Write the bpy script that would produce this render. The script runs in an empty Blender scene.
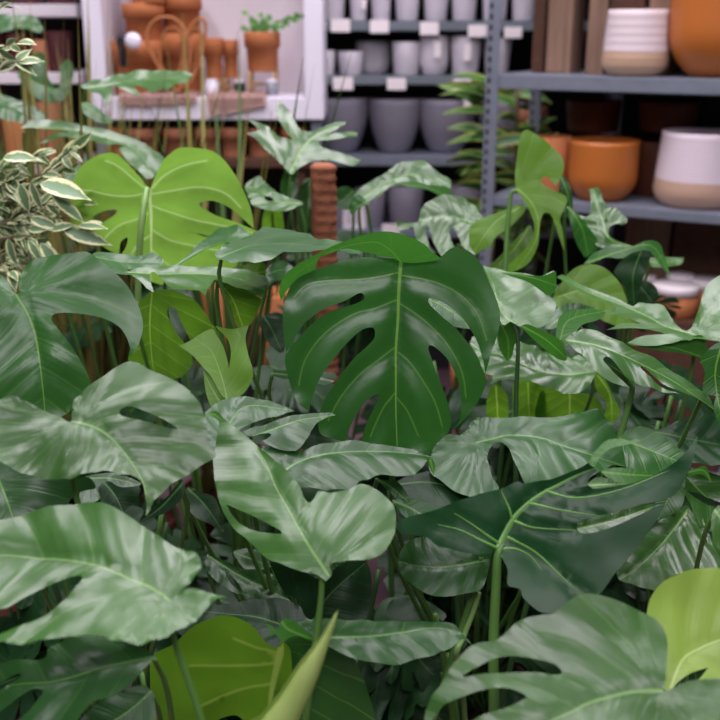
import bpy, bmesh, math, random
from mathutils import Vector, Matrix, noise
from mathutils.geometry import delaunay_2d_cdt
random.seed(7)
S = bpy.context.scene
COL = S.collection
PI = math.pi

# ------------------------------------------------------------------ camera, world, lamps, exposure
F = 1000.0
PITCH = math.radians(18.4)
EYE = Vector((0.0, 0.0, 1.5))
cam_d = bpy.data.cameras.new('camera')
cam = bpy.data.objects.new('camera', cam_d)
COL.objects.link(cam)
cam.location = EYE
cam.rotation_euler = (PI/2 - PITCH, 0, 0)
cam_d.sensor_width = 36.0
cam_d.lens = 36.0*F/720.0
cam_d.clip_start = 0.05
cam_d.dof.use_dof = True
cam_d.dof.focus_distance = 1.42
cam_d.dof.aperture_fstop = 4.0
S.camera = cam

world = bpy.data.worlds.new('world'); S.world = world
world.use_nodes = True
bg = world.node_tree.nodes['Background']
bg.inputs[0].default_value = (0.84, 0.78, 0.92, 1)
bg.inputs[1].default_value = 0.04

def area_lamp(loc, sx, sy, power, color=(1.0, 0.92, 1.0), rot=(0, 0, 0)):
    d = bpy.data.lights.new('ceiling_lamp_light', 'AREA')
    d.shape = 'RECTANGLE'; d.size = sx; d.size_y = sy; d.energy = power; d.color = color
    o = bpy.data.objects.new('ceiling_lamp_light', d); COL.objects.link(o)
    o.location = loc; o.rotation_euler = rot
    return o
for x_ in (-1.25, 0.0, 1.25):
    area_lamp((x_, 2.5, 3.4), 0.34, 3.2, 41)
for x_ in (-1.0, 0.0, 1.0):
    area_lamp((x_, -1.2, 3.5), 0.22, 1.6, 24)

S.view_settings.view_transform = 'Standard'
S.view_settings.look = 'None'
S.view_settings.gamma = 1.0
S.view_settings.exposure = 0.68
S.view_settings.use_curve_mapping = False

# ------------------------------------------------------------------ helpers
FWD = Vector((0, math.cos(PITCH), -math.sin(PITCH)))
UP = Vector((0, math.sin(PITCH), math.cos(PITCH)))
RT = Vector((1, 0, 0))
def ray(px, py):
    return FWD + RT*((px-360)/F) + UP*((360-py)/F)
def at_depth(px, py, d):
    return EYE + ray(px, py)*d
def at_plane(px, py, P0, n):
    r = ray(px, py)
    return EYE + r*((P0-EYE).dot(n)/r.dot(n))
def at_y(px, py, Y):
    r = ray(px, py)
    return EYE + r*(Y/r.y)

def new_mat(name):
    m = bpy.data.materials.new(name); m.use_nodes = True
    return m, m.node_tree, m.node_tree.nodes['Principled BSDF']
def N_(nt, t, **kw):
    n = nt.nodes.new(t)
    for k, v in kw.items(): setattr(n, k, v)
    return n
def math_(nt, op, a, b=None, c=None):
    n = nt.nodes.new('ShaderNodeMath'); n.operation = op
    for i, v in enumerate((a, b, c)):
        if v is None: continue
        if isinstance(v, (int, float)): n.inputs[i].default_value = v
        else: nt.links.new(v, n.inputs[i])
    return n.outputs[0]
def mixc(nt, fac, a, b):
    n = nt.nodes.new('ShaderNodeMix'); n.data_type = 'RGBA'
    for i, v in ((0, fac), (6, a), (7, b)):
        if isinstance(v, (int, float)): n.inputs[i].default_value = v
        elif isinstance(v, tuple): n.inputs[i].default_value = (*v[:3], 1)
        else: nt.links.new(v, n.inputs[i])
    return n.outputs[2]

def leaf_material(name, col, vein, under, trans=0.3, rough=0.36, spec=0.85, rib=0.55, transcol=None, relief=0.22, latw=22.0):
    """glossy leaf: pale midrib and side veins follow the blade's own coordinates (leaf_s, leaf_t, leaf_ph)"""
    m, nt, b = new_mat(name)
    L = nt.links
    def attr(n):
        a = N_(nt, 'ShaderNodeAttribute'); a.attribute_name = n; return a.outputs['Fac']
    s, t, ph, w = attr('leaf_s'), attr('leaf_t'), attr('leaf_ph'), attr('leaf_w')
    at = math_(nt, 'ABSOLUTE', t)
    midm = math_(nt, 'SUBTRACT', 1.0, math_(nt, 'SMOOTHSTEP' if False else 'DIVIDE', at, w))
    midm = math_(nt, 'MULTIPLY', midm, 2.2); 
    c1 = N_(nt, 'ShaderNodeClamp'); L.new(midm, c1.inputs[0]); midm = c1.outputs[0]
    near = math_(nt, 'ABSOLUTE', math_(nt, 'SUBTRACT', ph, math_(nt, 'ROUND', ph)))
    lat = math_(nt, 'SUBTRACT', 1.0, math_(nt, 'MULTIPLY', near, latw))
    c2 = N_(nt, 'ShaderNodeClamp'); L.new(lat, c2.inputs[0]); latm = math_(nt, 'MULTIPLY', c2.outputs[0], rib)
    fine = math_(nt, 'SINE', math_(nt, 'MULTIPLY', ph, 2*PI*5))
    geo = N_(nt, 'ShaderNodeNewGeometry')
    tc = N_(nt, 'ShaderNodeTexCoord')
    nz = N_(nt, 'ShaderNodeTexNoise'); nz.inputs['Scale'].default_value = 9; nz.inputs['Detail'].default_value = 3
    L.new(tc.outputs['Object'], nz.inputs['Vector'])
    oi = N_(nt, 'ShaderNodeObjectInfo')
    v1 = math_(nt, 'MULTIPLY_ADD', nz.outputs['Fac'], 0.7, 0.62)
    v2 = math_(nt, 'MULTIPLY_ADD', oi.outputs['Random'], 0.3, 0.86)
    vv = math_(nt, 'MULTIPLY', v1, v2)
    hs = N_(nt, 'ShaderNodeHueSaturation'); hs.inputs['Color'].default_value = (*col, 1); L.new(vv, hs.inputs['Value'])
    base = mixc(nt, latm, hs.outputs[0], vein)
    base = mixc(nt, midm, base, vein)
    # the reverse of the blade is paler and duller
    hu = N_(nt, 'ShaderNodeHueSaturation'); hu.inputs['Color'].default_value = (*under, 1); L.new(vv, hu.inputs['Value'])
    ub = mixc(nt, latm, hu.outputs[0], vein); ub = mixc(nt, midm, ub, vein)
    flip = N_(nt, 'ShaderNodeAttribute'); flip.attribute_name = 'leaf_under'
    base = mixc(nt, flip.outputs['Fac'], base, ub)
    L.new(base, b.inputs['Base Color'])
    rg = math_(nt, 'MULTIPLY_ADD', nz.outputs['Fac'], 0.16, rough-0.07)
    rg = math_(nt, 'MULTIPLY_ADD', flip.outputs['Fac'], 0.15, rg)
    L.new(rg, b.inputs['Roughness'])
    b.inputs['Specular IOR Level'].default_value = spec
    hgt = math_(nt, 'MULTIPLY_ADD', fine, 0.04, math_(nt, 'MULTIPLY_ADD', latm, -0.5, math_(nt, 'MULTIPLY', midm, -0.6)))
    # streaky relief running along the side veins
    cmb = N_(nt, 'ShaderNodeCombineXYZ'); L.new(math_(nt, 'MULTIPLY', ph, 3.0), cmb.inputs[0]); L.new(math_(nt, 'MULTIPLY', at, 14.0), cmb.inputs[1])
    n2 = N_(nt, 'ShaderNodeTexNoise'); n2.inputs['Scale'].default_value = 1.0; n2.inputs['Detail'].default_value = 1.5
    L.new(cmb.outputs[0], n2.inputs['Vector'])
    hgt = math_(nt, 'MULTIPLY_ADD', n2.outputs['Fac'], 1.6, hgt)
    bp = N_(nt, 'ShaderNodeBump'); bp.inputs['Strength'].default_value = relief; bp.inputs['Distance'].default_value = 0.0022
    L.new(hgt, bp.inputs['Height']); L.new(bp.outputs[0], b.inputs['Normal'])
    tr = N_(nt, 'ShaderNodeBsdfTranslucent')
    ht = N_(nt, 'ShaderNodeHueSaturation'); ht.inputs['Saturation'].default_value = 0.98; ht.inputs['Value'].default_value = 1.7
    if transcol: ht.inputs['Color'].default_value = (*transcol, 1)
    else: L.new(base, ht.inputs['Color'])
    L.new(ht.outputs[0], tr.inputs['Color'])
    mx = N_(nt, 'ShaderNodeMixShader'); mx.inputs[0].default_value = trans
    L.new(b.outputs[0], mx.inputs[1]); L.new(tr.outputs[0], mx.inputs[2])
    L.new(mx.outputs[0], nt.nodes['Material Output'].inputs['Surface'])
    return m

VEIN = (0.16, 0.34, 0.07)
M = {}
M['deep'] = leaf_material('deep_leaf_shade_tone', (0.010, 0.040, 0.011), (0.06, 0.16, 0.04), (0.04, 0.14, 0.02), 0.12, 0.40, spec=0.26, rib=0.22)  # dark green leaf, deepened further so its colour carries the understory shade
M['vein_dark'] = leaf_material('dark_leaf_with_bright_veins', (0.010, 0.060, 0.015), (0.14, 0.36, 0.07), (0.04, 0.14, 0.02), 0.14, 0.38, spec=0.36, rib=0.0)
M['mid'] = leaf_material('mid_green_leaf', (0.022, 0.086, 0.018), (0.10, 0.24, 0.05), (0.05, 0.17, 0.02), 0.18, 0.33, spec=0.46, rib=0.25)
M['pale'] = leaf_material('pale_green_leaf', (0.040, 0.128, 0.020), (0.15, 0.32, 0.07), (0.08, 0.22, 0.03), 0.24, 0.31, spec=0.70, rib=0.25)
M['hero'] = leaf_material('saturated_green_leaf', (0.022, 0.125, 0.012), (0.14, 0.34, 0.04), (0.05, 0.22, 0.015), 0.28, 0.36, rib=0.55)
M['curl'] = leaf_material('curled_lobe_lit_tone', (0.040, 0.190, 0.014), (0.12, 0.33, 0.04), (0.05, 0.22, 0.015), 0.35, 0.38, rib=0.15)  # lit copy of the saturated green; backlight is put into the colour
M['fresh'] = leaf_material('fresh_green_leaf', (0.150, 0.33, 0.034), (0.30, 0.50, 0.12), (0.150, 0.31, 0.034), 0.42, 0.42, spec=0.45, rib=0.35, relief=0.2)
M['thin'] = leaf_material('thin_leaf_lit_tone', (0.14, 0.33, 0.012), (0.34, 0.50, 0.08), (0.14, 0.33, 0.012), 0.50, 0.42, spec=0.4, rib=0.7, latw=9.0)  # brighter copy of the olive leaf, its backlit glow raised in the colour
M['fresh_veined'] = leaf_material('fresh_leaf_with_pale_veins', (0.150, 0.33, 0.034), (0.42, 0.62, 0.22), (0.155, 0.32, 0.036), 0.46, 0.42, spec=0.4, rib=0.7, relief=0.2, latw=9.0)
M['rich'] = leaf_material('rich_green_leaf', (0.034, 0.145, 0.022), (0.12, 0.30, 0.05), (0.05, 0.17, 0.02), 0.22, 0.32, spec=0.55, rib=0.25)
M['lime'] = leaf_material('lime_green_leaf', (0.26, 0.42, 0.060), (0.38, 0.55, 0.16), (0.30, 0.52, 0.07), 0.30, 0.40, spec=0.5, rib=0.06, relief=0.12)
M['olive'] = leaf_material('thin_backlit_leaf', (0.075, 0.20, 0.008), (0.24, 0.40, 0.05), (0.085, 0.21, 0.008), 0.48, 0.42, rib=0.55)

def simple(name, col, rough=0.5, spec=0.5, metal=0.0, noise_amt=0.0, noise_scale=20, bump=0.0, col2=None, stretch=None):
    m, nt, b = new_mat(name)
    b.inputs['Roughness'].default_value = rough
    b.inputs['Specular IOR Level'].default_value = spec
    b.inputs['Metallic'].default_value = metal
    tc = N_(nt, 'ShaderNodeTexCoord'); nz = N_(nt, 'ShaderNodeTexNoise')
    nz.inputs['Scale'].default_value = noise_scale; nz.inputs['Detail'].default_value = 4
    src = tc.outputs['Object']
    if stretch:
        mp = N_(nt, 'ShaderNodeMapping'); mp.inputs['Scale'].default_value = stretch
        nt.links.new(src, mp.inputs[0]); src = mp.outputs[0]
    nt.links.new(src, nz.inputs['Vector'])
    c2 = col2 if col2 else tuple(c*(1-noise_amt) for c in col)
    nt.links.new(mixc(nt, nz.outputs['Fac'], col, c2), b.inputs['Base Color'])
    if bump:
        bp = N_(nt, 'ShaderNodeBump'); bp.inputs['Strength'].default_value = bump; bp.inputs['Distance'].default_value = 0.004
        nt.links.new(nz.outputs['Fac'], bp.inputs['Height']); nt.links.new(bp.outputs[0], b.inputs['Normal'])
    return m
M['vein'] = simple('bright_leaf_vein', (0.13, 0.33, 0.06), 0.4, 0.5, noise_amt=0.2, noise_scale=30)
M['vein_pale'] = simple('pale_leaf_vein', (0.30, 0.47, 0.15), 0.45, 0.4, noise_amt=0.2, noise_scale=30)
M['stalk'] = simple('green_leaf_stalk', (0.10, 0.24, 0.045), 0.42, 0.5, noise_amt=0.4, noise_scale=30)
M['stalk_dark'] = simple('dark_green_stalk', (0.035, 0.10, 0.025), 0.42, 0.5, noise_amt=0.4, noise_scale=30)
M['stalk_pale'] = simple('pale_green_stalk', (0.24, 0.42, 0.12), 0.42, 0.5, noise_amt=0.3, noise_scale=30)
M['terracotta'] = simple('terracotta', (0.60, 0.215, 0.085), 0.75, 0.25, noise_amt=0.25, noise_scale=14)
M['terra_pink'] = simple('pink_terracotta', (0.56, 0.23, 0.13), 0.8, 0.2, noise_amt=0.25, noise_scale=14)
M['glazed_orange'] = simple('ochre_glazed_clay', (0.50, 0.15, 0.028), 0.42, 0.4, noise_amt=0.2, noise_scale=8)
M['nursery_pot'] = simple('brown_nursery_plastic', (0.085, 0.020, 0.014), 0.5, 0.4, noise_amt=0.25, noise_scale=10)
M['brown_pot'] = simple('dark_brown_clay', (0.12, 0.032, 0.016), 0.6, 0.3, noise_amt=0.3, noise_scale=10)
M['maroon_pot'] = simple('maroon_clay', (0.10, 0.025, 0.028), 0.6, 0.3, noise_amt=0.3, noise_scale=10)
M['soil'] = simple('potting_soil', (0.020, 0.013, 0.010), 0.95, 0.1, noise_amt=0.6, noise_scale=90, bump=1.0)
M['light_grey_pot'] = simple('pale_grey_stoneware', (0.66, 0.61, 0.68), 0.7, 0.3, noise_amt=0.15, noise_scale=30)
M['dark_grey_pot'] = simple('dark_grey_stoneware', (0.25, 0.235, 0.29), 0.62, 0.4, noise_amt=0.2, noise_scale=20)
M['steel'] = simple('galvanised_steel', (0.29, 0.32, 0.40), 0.36, 0.5, metal=0.35, noise_amt=0.3, noise_scale=25)
M['shelf_dark'] = simple('grey_blue_shelf_paint', (0.17, 0.20, 0.23), 0.5, 0.4, noise_amt=0.2, noise_scale=12)
M['white_paint'] = simple('white_lacquer', (0.80, 0.76, 0.86), 0.45, 0.5, noise_amt=0.05, noise_scale=6)
M['white_back'] = simple('white_back_panel', (0.82, 0.75, 0.80), 0.6, 0.3, noise_amt=0.08, noise_scale=4)
M['tag'] = simple('price_card', (0.88, 0.80, 0.82), 0.6, 0.3, noise_amt=0.03)
M['black'] = simple('black_plastic', (0.02, 0.02, 0.025), 0.5, 0.4, noise_amt=0.2)
M['dark_wall'] = simple('dark_partition', (0.030, 0.024, 0.028), 0.85, 0.2, noise_amt=0.4, noise_scale=3)
M['floor'] = simple('pinkish_floor', (0.17, 0.10, 0.115), 0.55, 0.4, noise_amt=0.3, noise_scale=5)
M['wood'] = simple('brown_wood', (0.34, 0.21, 0.15), 0.7, 0.3, col2=(0.13, 0.075, 0.05), noise_scale=9, stretch=(6, 6, 0.5))
M['wood_dark'] = simple('dark_wood', (0.11, 0.05, 0.028), 0.7, 0.3, col2=(0.05, 0.022, 0.014), noise_scale=9, stretch=(0.6, 6, 6))
M['pale_wood'] = simple('pale_wood', (0.50, 0.30, 0.14), 0.6, 0.3, noise_amt=0.3, noise_scale=20)
M['rattan'] = simple('orange_rattan', (0.50, 0.19, 0.07), 0.6, 0.3, noise_amt=0.4, noise_scale=60)
M['cloth'] = simple('pink_linen', (0.62, 0.40, 0.36), 0.9, 0.1, noise_amt=0.2, noise_scale=40, bump=0.3)
M['coir'] = simple('coir_fibre', (0.44, 0.18, 0.105), 0.95, 0.1, col2=(0.22, 0.075, 0.042), noise_scale=55, bump=1.2)
M['glass'] = simple('grey_glass', (0.25, 0.26, 0.30), 0.1, 0.7, noise_amt=0.1)
M['blade'] = simple('dry_green_blade', (0.20, 0.24, 0.05), 0.5, 0.4, col2=(0.30, 0.21, 0.07), noise_scale=6)
M['blade_green'] = simple('dark_green_blade', (0.05, 0.14, 0.03), 0.45, 0.4, col2=(0.10, 0.18, 0.04), noise_scale=6)
M['vine'] = simple('small_vine_leaf', (0.12, 0.34, 0.06), 0.5, 0.4, noise_amt=0.4, noise_scale=30)
M['bark'] = simple('grey_brown_twig', (0.20, 0.15, 0.10), 0.8, 0.2, noise_amt=0.4, noise_scale=50)

def two_tone(name, top, bot, zsplit, ring=0.0, rough=0.55):
    m, nt, b = new_mat(name)
    b.inputs['Roughness'].default_value = rough
    tc = N_(nt, 'ShaderNodeTexCoord'); sp = N_(nt, 'ShaderNodeSeparateXYZ'); nt.links.new(tc.outputs['Object'], sp.inputs[0])
    nz = N_(nt, 'ShaderNodeTexNoise'); nz.inputs['Scale'].default_value = 4; nt.links.new(tc.outputs['Object'], nz.inputs['Vector'])
    z = math_(nt, 'MULTIPLY_ADD', nz.outputs['Fac'], 0.012, sp.outputs[2])
    f = math_(nt, 'MULTIPLY', math_(nt, 'SUBTRACT', z, zsplit), 150.0)
    c = N_(nt, 'ShaderNodeClamp'); nt.links.new(f, c.inputs[0])
    nt.links.new(mixc(nt, c.outputs[0], bot, top), b.inputs['Base Color'])
    wv = math_(nt, 'SINE', math_(nt, 'MULTIPLY', sp.outputs[2], ring if ring else 400.0))
    bp = N_(nt, 'ShaderNodeBump'); bp.inputs['Strength'].default_value = 0.2; bp.inputs['Distance'].default_value = 0.002
    nt.links.new(wv, bp.inputs['Height']); nt.links.new(bp.outputs[0], b.inputs['Normal'])
    return m
M['cream_ribbed'] = two_tone('cream_and_sand_glaze', (0.68, 0.58, 0.60), (0.50, 0.33, 0.22), 0.075, 260)
M['cream_big'] = two_tone('cream_and_sand_stoneware', (0.70, 0.60, 0.66), (0.52, 0.34, 0.25), 0.085, 700)

def variegated():
    m, nt, b = new_mat('variegated_leaf')
    a = N_(nt, 'ShaderNodeAttribute'); a.attribute_name = 'leaf_edge'
    tc = N_(nt, 'ShaderNodeTexCoord'); nz = N_(nt, 'ShaderNodeTexNoise'); nz.inputs['Scale'].default_value = 110
    nt.links.new(tc.outputs['Object'], nz.inputs['Vector'])
    f = math_(nt, 'ADD', a.outputs['Fac'], math_(nt, 'MULTIPLY_ADD', nz.outputs['Fac'], 0.7, -0.35))
    f = math_(nt, 'MULTIPLY', math_(nt, 'SUBTRACT', f, 0.42), 9.0)
    c = N_(nt, 'ShaderNodeClamp'); nt.links.new(f, c.inputs[0])
    nt.links.new(mixc(nt, c.outputs[0], (0.13, 0.24, 0.11), (0.68, 0.70, 0.38)), b.inputs['Base Color'])
    b.inputs['Roughness'].default_value = 0.42
    return m
M['varieg'] = variegated()
def yellow_edge():
    m, nt, b = new_mat('yellow_edged_leaf')
    a = N_(nt, 'ShaderNodeAttribute'); a.attribute_name = 'leaf_edge'
    f = math_(nt, 'MULTIPLY', math_(nt, 'SUBTRACT', a.outputs['Fac'], 0.62), 6.0)
    c = N_(nt, 'ShaderNodeClamp'); nt.links.new(f, c.inputs[0])
    nt.links.new(mixc(nt, c.outputs[0], (0.045, 0.17, 0.04), (0.42, 0.46, 0.08)), b.inputs['Base Color'])
    b.inputs['Roughness'].default_value = 0.4
    return m
M['yedge'] = yellow_edge()

def link(name, me, mat, parent=None):
    o = bpy.data.objects.new(name, me); COL.objects.link(o)
    if mat and not me.materials: me.materials.append(M[mat] if isinstance(mat, str) else mat)
    if parent:
        o.parent = parent
        o.matrix_parent_inverse = Matrix.Translation(-parent_world(parent))
    return o
def parent_world(p):
    v = Vector(p.location)
    q = p
    while q.parent:
        v = Vector((0, 0, 0)) + world_loc(q); return v
    return v
def world_loc(q):
    # every parent here is unrotated; children keep world coordinates through the inverse
    v = Vector(q.location)
    if q.parent: v = v + world_loc(q.parent) + q.matrix_parent_inverse.translation
    return v
def tag(o, label, cat=None, group=None, kind=None):
    if label: o['label'] = label
    if cat: o['category'] = cat
    if group: o['group'] = group
    if kind: o['kind'] = kind
    return o
def thing(name, loc, label, cat, group=None):
    o = bpy.data.objects.new(name, None); COL.objects.link(o); o.location = loc; o.empty_display_size = 0.05
    return tag(o, label, cat, group)
def structure(name, me, mat):
    o = link(name, me, mat); o['kind'] = 'structure'; return o

def bm_to(bm, name, smooth=True):
    me = bpy.data.meshes.new(name); bm.to_mesh(me); bm.free()
    if smooth:
        for p in me.polygons: p.use_smooth = True
    return me
def add_box(bm, lo, hi, mat=None):
    vs = [bm.verts.new((x, y, z)) for x in (lo[0], hi[0]) for y in (lo[1], hi[1]) for z in (lo[2], hi[2])]
    if mat:
        for v in vs: v.co = mat @ v.co
    for f in ((0, 1, 3, 2), (4, 6, 7, 5), (0, 4, 5, 1), (2, 3, 7, 6), (0, 2, 6, 4), (1, 5, 7, 3)):
        bm.faces.new([vs[i] for i in f])
def box_mesh(name, lo, hi, mat=None, bevel=0.0):
    bm = bmesh.new(); add_box(bm, lo, hi, mat)
    bmesh.ops.recalc_face_normals(bm, faces=bm.faces)
    if bevel: bmesh.ops.bevel(bm, geom=list(bm.edges), offset=bevel, segments=2, affect='EDGES')
    return bm_to(bm, name, False)
def add_lathe(bm, prof, c=(0, 0, 0), seg=36, sq=0.0):
    rings = []
    for r, z in prof:
        ring = []
        for i in range(seg):
            a = 2*PI*i/seg
            k = 1.0
            ring.append(bm.verts.new((c[0]+r*k*math.cos(a), c[1]+r*k*math.sin(a), c[2]+z)))
        rings.append(ring)
    for a, b in zip(rings, rings[1:]):
        for i in range(seg):
            j = (i+1) % seg
            bm.faces.new((a[i], a[j], b[j], b[i]))
    bm.faces.new(list(reversed(rings[0]))); bm.faces.new(rings[-1])
def lathe_mesh(name, prof, seg=36):
    bm = bmesh.new(); add_lathe(bm, prof, seg=seg); return bm_to(bm, name)
def add_tube(bm, pts, rad, seg=8):
    pts = [Vector(p) for p in pts]
    n = len(pts)
    if isinstance(rad, (int, float)): rad = [rad]*n
    rings = []; ref = None
    for i, p in enumerate(pts):
        t = (pts[min(i+1, n-1)] - pts[max(i-1, 0)])
        if t.length < 1e-9: t = Vector((0, 0, 1))
        t.normalize()
        if ref is None: ref = t.orthogonal().normalized()
        ref = (ref - t*ref.dot(t))
        if ref.length < 1e-6: ref = t.orthogonal()
        ref.normalize(); bi = t.cross(ref)
        rings.append([bm.verts.new(p + (ref*math.cos(2*PI*k/seg) + bi*math.sin(2*PI*k/seg))*rad[i]) for k in range(seg)])
    for a, b in zip(rings, rings[1:]):
        for k in range(seg):
            j = (k+1) % seg
            bm.faces.new((a[k], a[j], b[j], b[k]))
    bm.faces.new(list(reversed(rings[0]))); bm.faces.new(rings[-1])
def smooth_path(pts, n=6):
    pts = [Vector(p) for p in pts]
    if len(pts) < 3:
        return [pts[0].lerp(pts[1], i/n) for i in range(n+1)]
    out = []
    for i in range(len(pts)-1):
        p0 = pts[max(i-1, 0)]; p1 = pts[i]; p2 = pts[i+1]; p3 = pts[min(i+2, len(pts)-1)]
        for k in range(n):
            u = k/n
            out.append(0.5*((2*p1) + (p2-p0)*u + (2*p0-5*p1+4*p2-p3)*u*u + (3*p1-p0-3*p2+p3)*u**3))
    out.append(pts[-1]); return out
def tube_mesh(name, pts, rad, seg=8, n=6):
    P = smooth_path(pts, n)
    if isinstance(rad, (tuple, list)) and len(rad) == 2:
        r0, r1 = rad; R = [r0 + (r1-r0)*i/(len(P)-1) for i in range(len(P))]
    else: R = rad
    bm = bmesh.new(); add_tube(bm, P, R, seg); return bm_to(bm, name)

# ------------------------------------------------------------------ leaf blades
def parse(s):
    out = []
    for w in s.split():
        c = w.endswith('!'); w = w.rstrip('!')
        x, y = w.split(','); out.append((float(x), float(y), c))
    return out
def cr_closed(P, n=4):
    out = []; m = len(P)
    for i in range(m):
        p0, p1, p2, p3 = P[i-1], P[i], P[(i+1) % m], P[(i+2) % m]
        a = Vector(p1[:2]); b = Vector(p2[:2])
        ta = (b-Vector(p0[:2]))*0.5; tb = (Vector(p3[:2])-a)*0.5
        d = (b-a)
        if p1[2]: ta = d*0.9
        if p2[2]: tb = d*0.9
        for t in (ta, tb):
            if t.length > 1.3*d.length: t *= 1.3*d.length/max(t.length, 1e-9)
        for k in range(n):
            u = k/n; u2 = u*u; u3 = u2*u
            out.append(a*(2*u3-3*u2+1) + ta*(u3-2*u2+u) + b*(-2*u3+3*u2) + tb*(u3-u2))
    return out
def inside(pt, poly):
    x, y = pt; c = False; j = len(poly)-1
    for i in range(len(poly)):
        xi, yi = poly[i]; xj, yj = poly[j]
        if (yi > y) != (yj > y) and x < (xj-xi)*(y-yi)/(yj-yi)+xi: c = not c
        j = i
    return c
def polyline_st(pt, mid):
    """arc length and signed distance to the midrib, extended straight past both of its ends"""
    best = None; acc = 0.0
    for i in range(len(mid)-1):
        a, b = mid[i], mid[i+1]; d = b-a; l = d.length
        if l < 1e-9: continue
        d = d/l; r = pt-a; s = r.dot(d)
        lo = -1e9 if i == 0 else 0.0; hi = 1e9 if i == len(mid)-2 else l
        sc = min(max(s, lo), hi); q = a+d*sc; dist = (pt-q).length
        sg = 1 if d.x*r.y-d.y*r.x >= 0 else -1
        if best is None or dist < best[0]: best = (dist, acc+sc, sg*dist)
        acc += l
    return best[1], best[2]
def leaf_phase(s, t, L, k=0.75, spacing=None):
    sp = spacing or max(L, 0.12)*0.23
    v = s-k*abs(t)
    if v >= 0: return v/sp + 0.5
    th0 = math.atan2(k, 1.0); th = math.atan2(s, abs(t)+1e-9)
    return -(th0-th)/(0.42) + 0.5
def blade_mesh(name, outline, holes, mid, P0, U, V, Nn, prm, under=0.0, res=24, fine=True):
    L = sum((mid[i+1]-mid[i]).length for i in range(len(mid)-1))
    droop = prm.get('droop', -0.12); cup = prm.get('cup', 0.15); wav = prm.get('wave', 0.035); seed = prm.get('seed', 0)
    roll = prm.get('roll', 0.0); quilt = prm.get('quilt', 0.012)*1.2*min(1.0, L/0.17)**1.5
    xs = [p.x for p in outline]; ys = [p.y for p in outline]
    w, h = max(xs)-min(xs), max(ys)-min(ys)
    step = max(w, h)/res
    verts = []; edges = []
    def add_loop(lp):
        n0 = len(verts)
        q = [lp[0]]
        for p in lp[1:]:
            if (p-q[-1]).length > step*0.10: q.append(p)
        if (q[0]-q[-1]).length <= step*0.10: q.pop()
        for p in q: verts.append(p.copy())
        for i in range(len(q)): edges.append((n0+i, n0+(i+1) % len(q)))
        return [(p.x, p.y) for p in q]
    pol = add_loop(outline); hp = [add_loop(hh) for hh in holes]
    def ok(p): return inside(p, pol) and not any(inside(p, q) for q in hp)
    vlines = prm.get('vuv') or []
    mp = []
    for i in range(len(mid)-1):
        n = max(1, int((mid[i+1]-mid[i]).length/(step*0.7)))
        for k in range(n): mp.append(mid[i].lerp(mid[i+1], k/n))
    mp.append(mid[-1])
    prev = None
    for p in mp:
        if ok((p.x, p.y)):
            verts.append(p.copy())
            if prev is not None: edges.append((prev, len(verts)-1))
            prev = len(verts)-1
        else: prev = None
    for vl in vlines:
        prev = None
        for i in range(len(vl)-1):
            n = max(1, int((vl[i+1]-vl[i]).length/(step*0.7)))
            for k in range(n):
                p = vl[i].lerp(vl[i+1], k/n)
                if ok((p.x, p.y)) and min((p-q).length for q in verts) > step*0.12:
                    verts.append(p.copy())
                    if prev is not None: edges.append((prev, len(verts)-1))
                    prev = len(verts)-1
                else: prev = None
    rnd = random.Random(seed*7+1)
    y = min(ys)+step*0.5; row = 0
    nb = [Vector(v) for v in verts]
    while y < max(ys):
        x = min(xs)+step*(0.5 if row % 2 else 0.0)
        while x < max(xs):
            p = Vector((x+rnd.uniform(-.12, .12)*step, y+rnd.uniform(-.12, .12)*step))
            if ok((p.x, p.y)):
                good = True
                for q in nb:
                    if abs(q.x-p.x) < step*0.42 and abs(q.y-p.y) < step*0.42: good = False; break
                if good: verts.append(p)
            x += step
        y += step*0.87; row += 1
    res_ = delaunay_2d_cdt(verts, edges, [], 0, 1e-7)
    vo, fo = res_[0], res_[2]
    faces = []
    for f in fo:
        cx = sum(vo[i].x for i in f)/len(f); cy = sum(vo[i].y for i in f)/len(f)
        if ok((cx, cy)): faces.append(list(f))
    used = sorted({i for f in faces for i in f}); ix = {v: i for i, v in enumerate(used)}
    co = []; A = {'leaf_s': [], 'leaf_t': [], 'leaf_ph': [], 'leaf_w': [], 'leaf_under': []}
    wmid = prm.get('w', 0.0022)
    for i in used:
        p = vo[i]; s, t = polyline_st(p, mid)
        if vlines:
            dmin = 1e9
            for vl in vlines:
                for a, b in zip(vl, vl[1:]):
                    ab = b-a; k = max(0, min(1, (p-a).dot(ab)/max(ab.length_squared, 1e-12))); dmin = min(dmin, (p-a-ab*k).length)
            ph = min(0.5, dmin/(0.17*L))
        else: ph = leaf_phase(s, t, L)
        hh = blade_h(p, L, droop, cup, wav, seed, roll)
        at = abs(t)
        hh += quilt*L*(0.5-0.5*math.cos(2*PI*(ph)))*min(1.0, at/(0.10*L))*1.3
        hh -= quilt*L*0.9*math.exp(-(at/(0.03*L))**2)
        co.append(P0 + U*p.x + V*p.y + Nn*hh)
        A['leaf_s'].append(s); A['leaf_t'].append(t); A['leaf_ph'].append(ph)
        A['leaf_w'].append(wmid*max(0.25, 1-0.75*max(0, s)/L) if s > -0.004 else 1e-5); A['leaf_under'].append(under)
    me = bpy.data.meshes.new(name)
    # wind faces so their normal agrees with Nn
    fl = []
    for f in faces:
        g = [ix[i] for i in f]
        a, b, c = co[g[0]], co[g[1]], co[g[2]]
        if (b-a).cross(c-a).dot(Nn) < 0: g.reverse()
        fl.append(g)
    me.from_pydata([tuple(c) for c in co], [], fl)
    for k, vals in A.items():
        at_ = me.attributes.new(k, 'FLOAT', 'POINT'); at_.data.foreach_set('value', vals)
    for p in me.polygons: p.use_smooth = True
    return me
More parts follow.
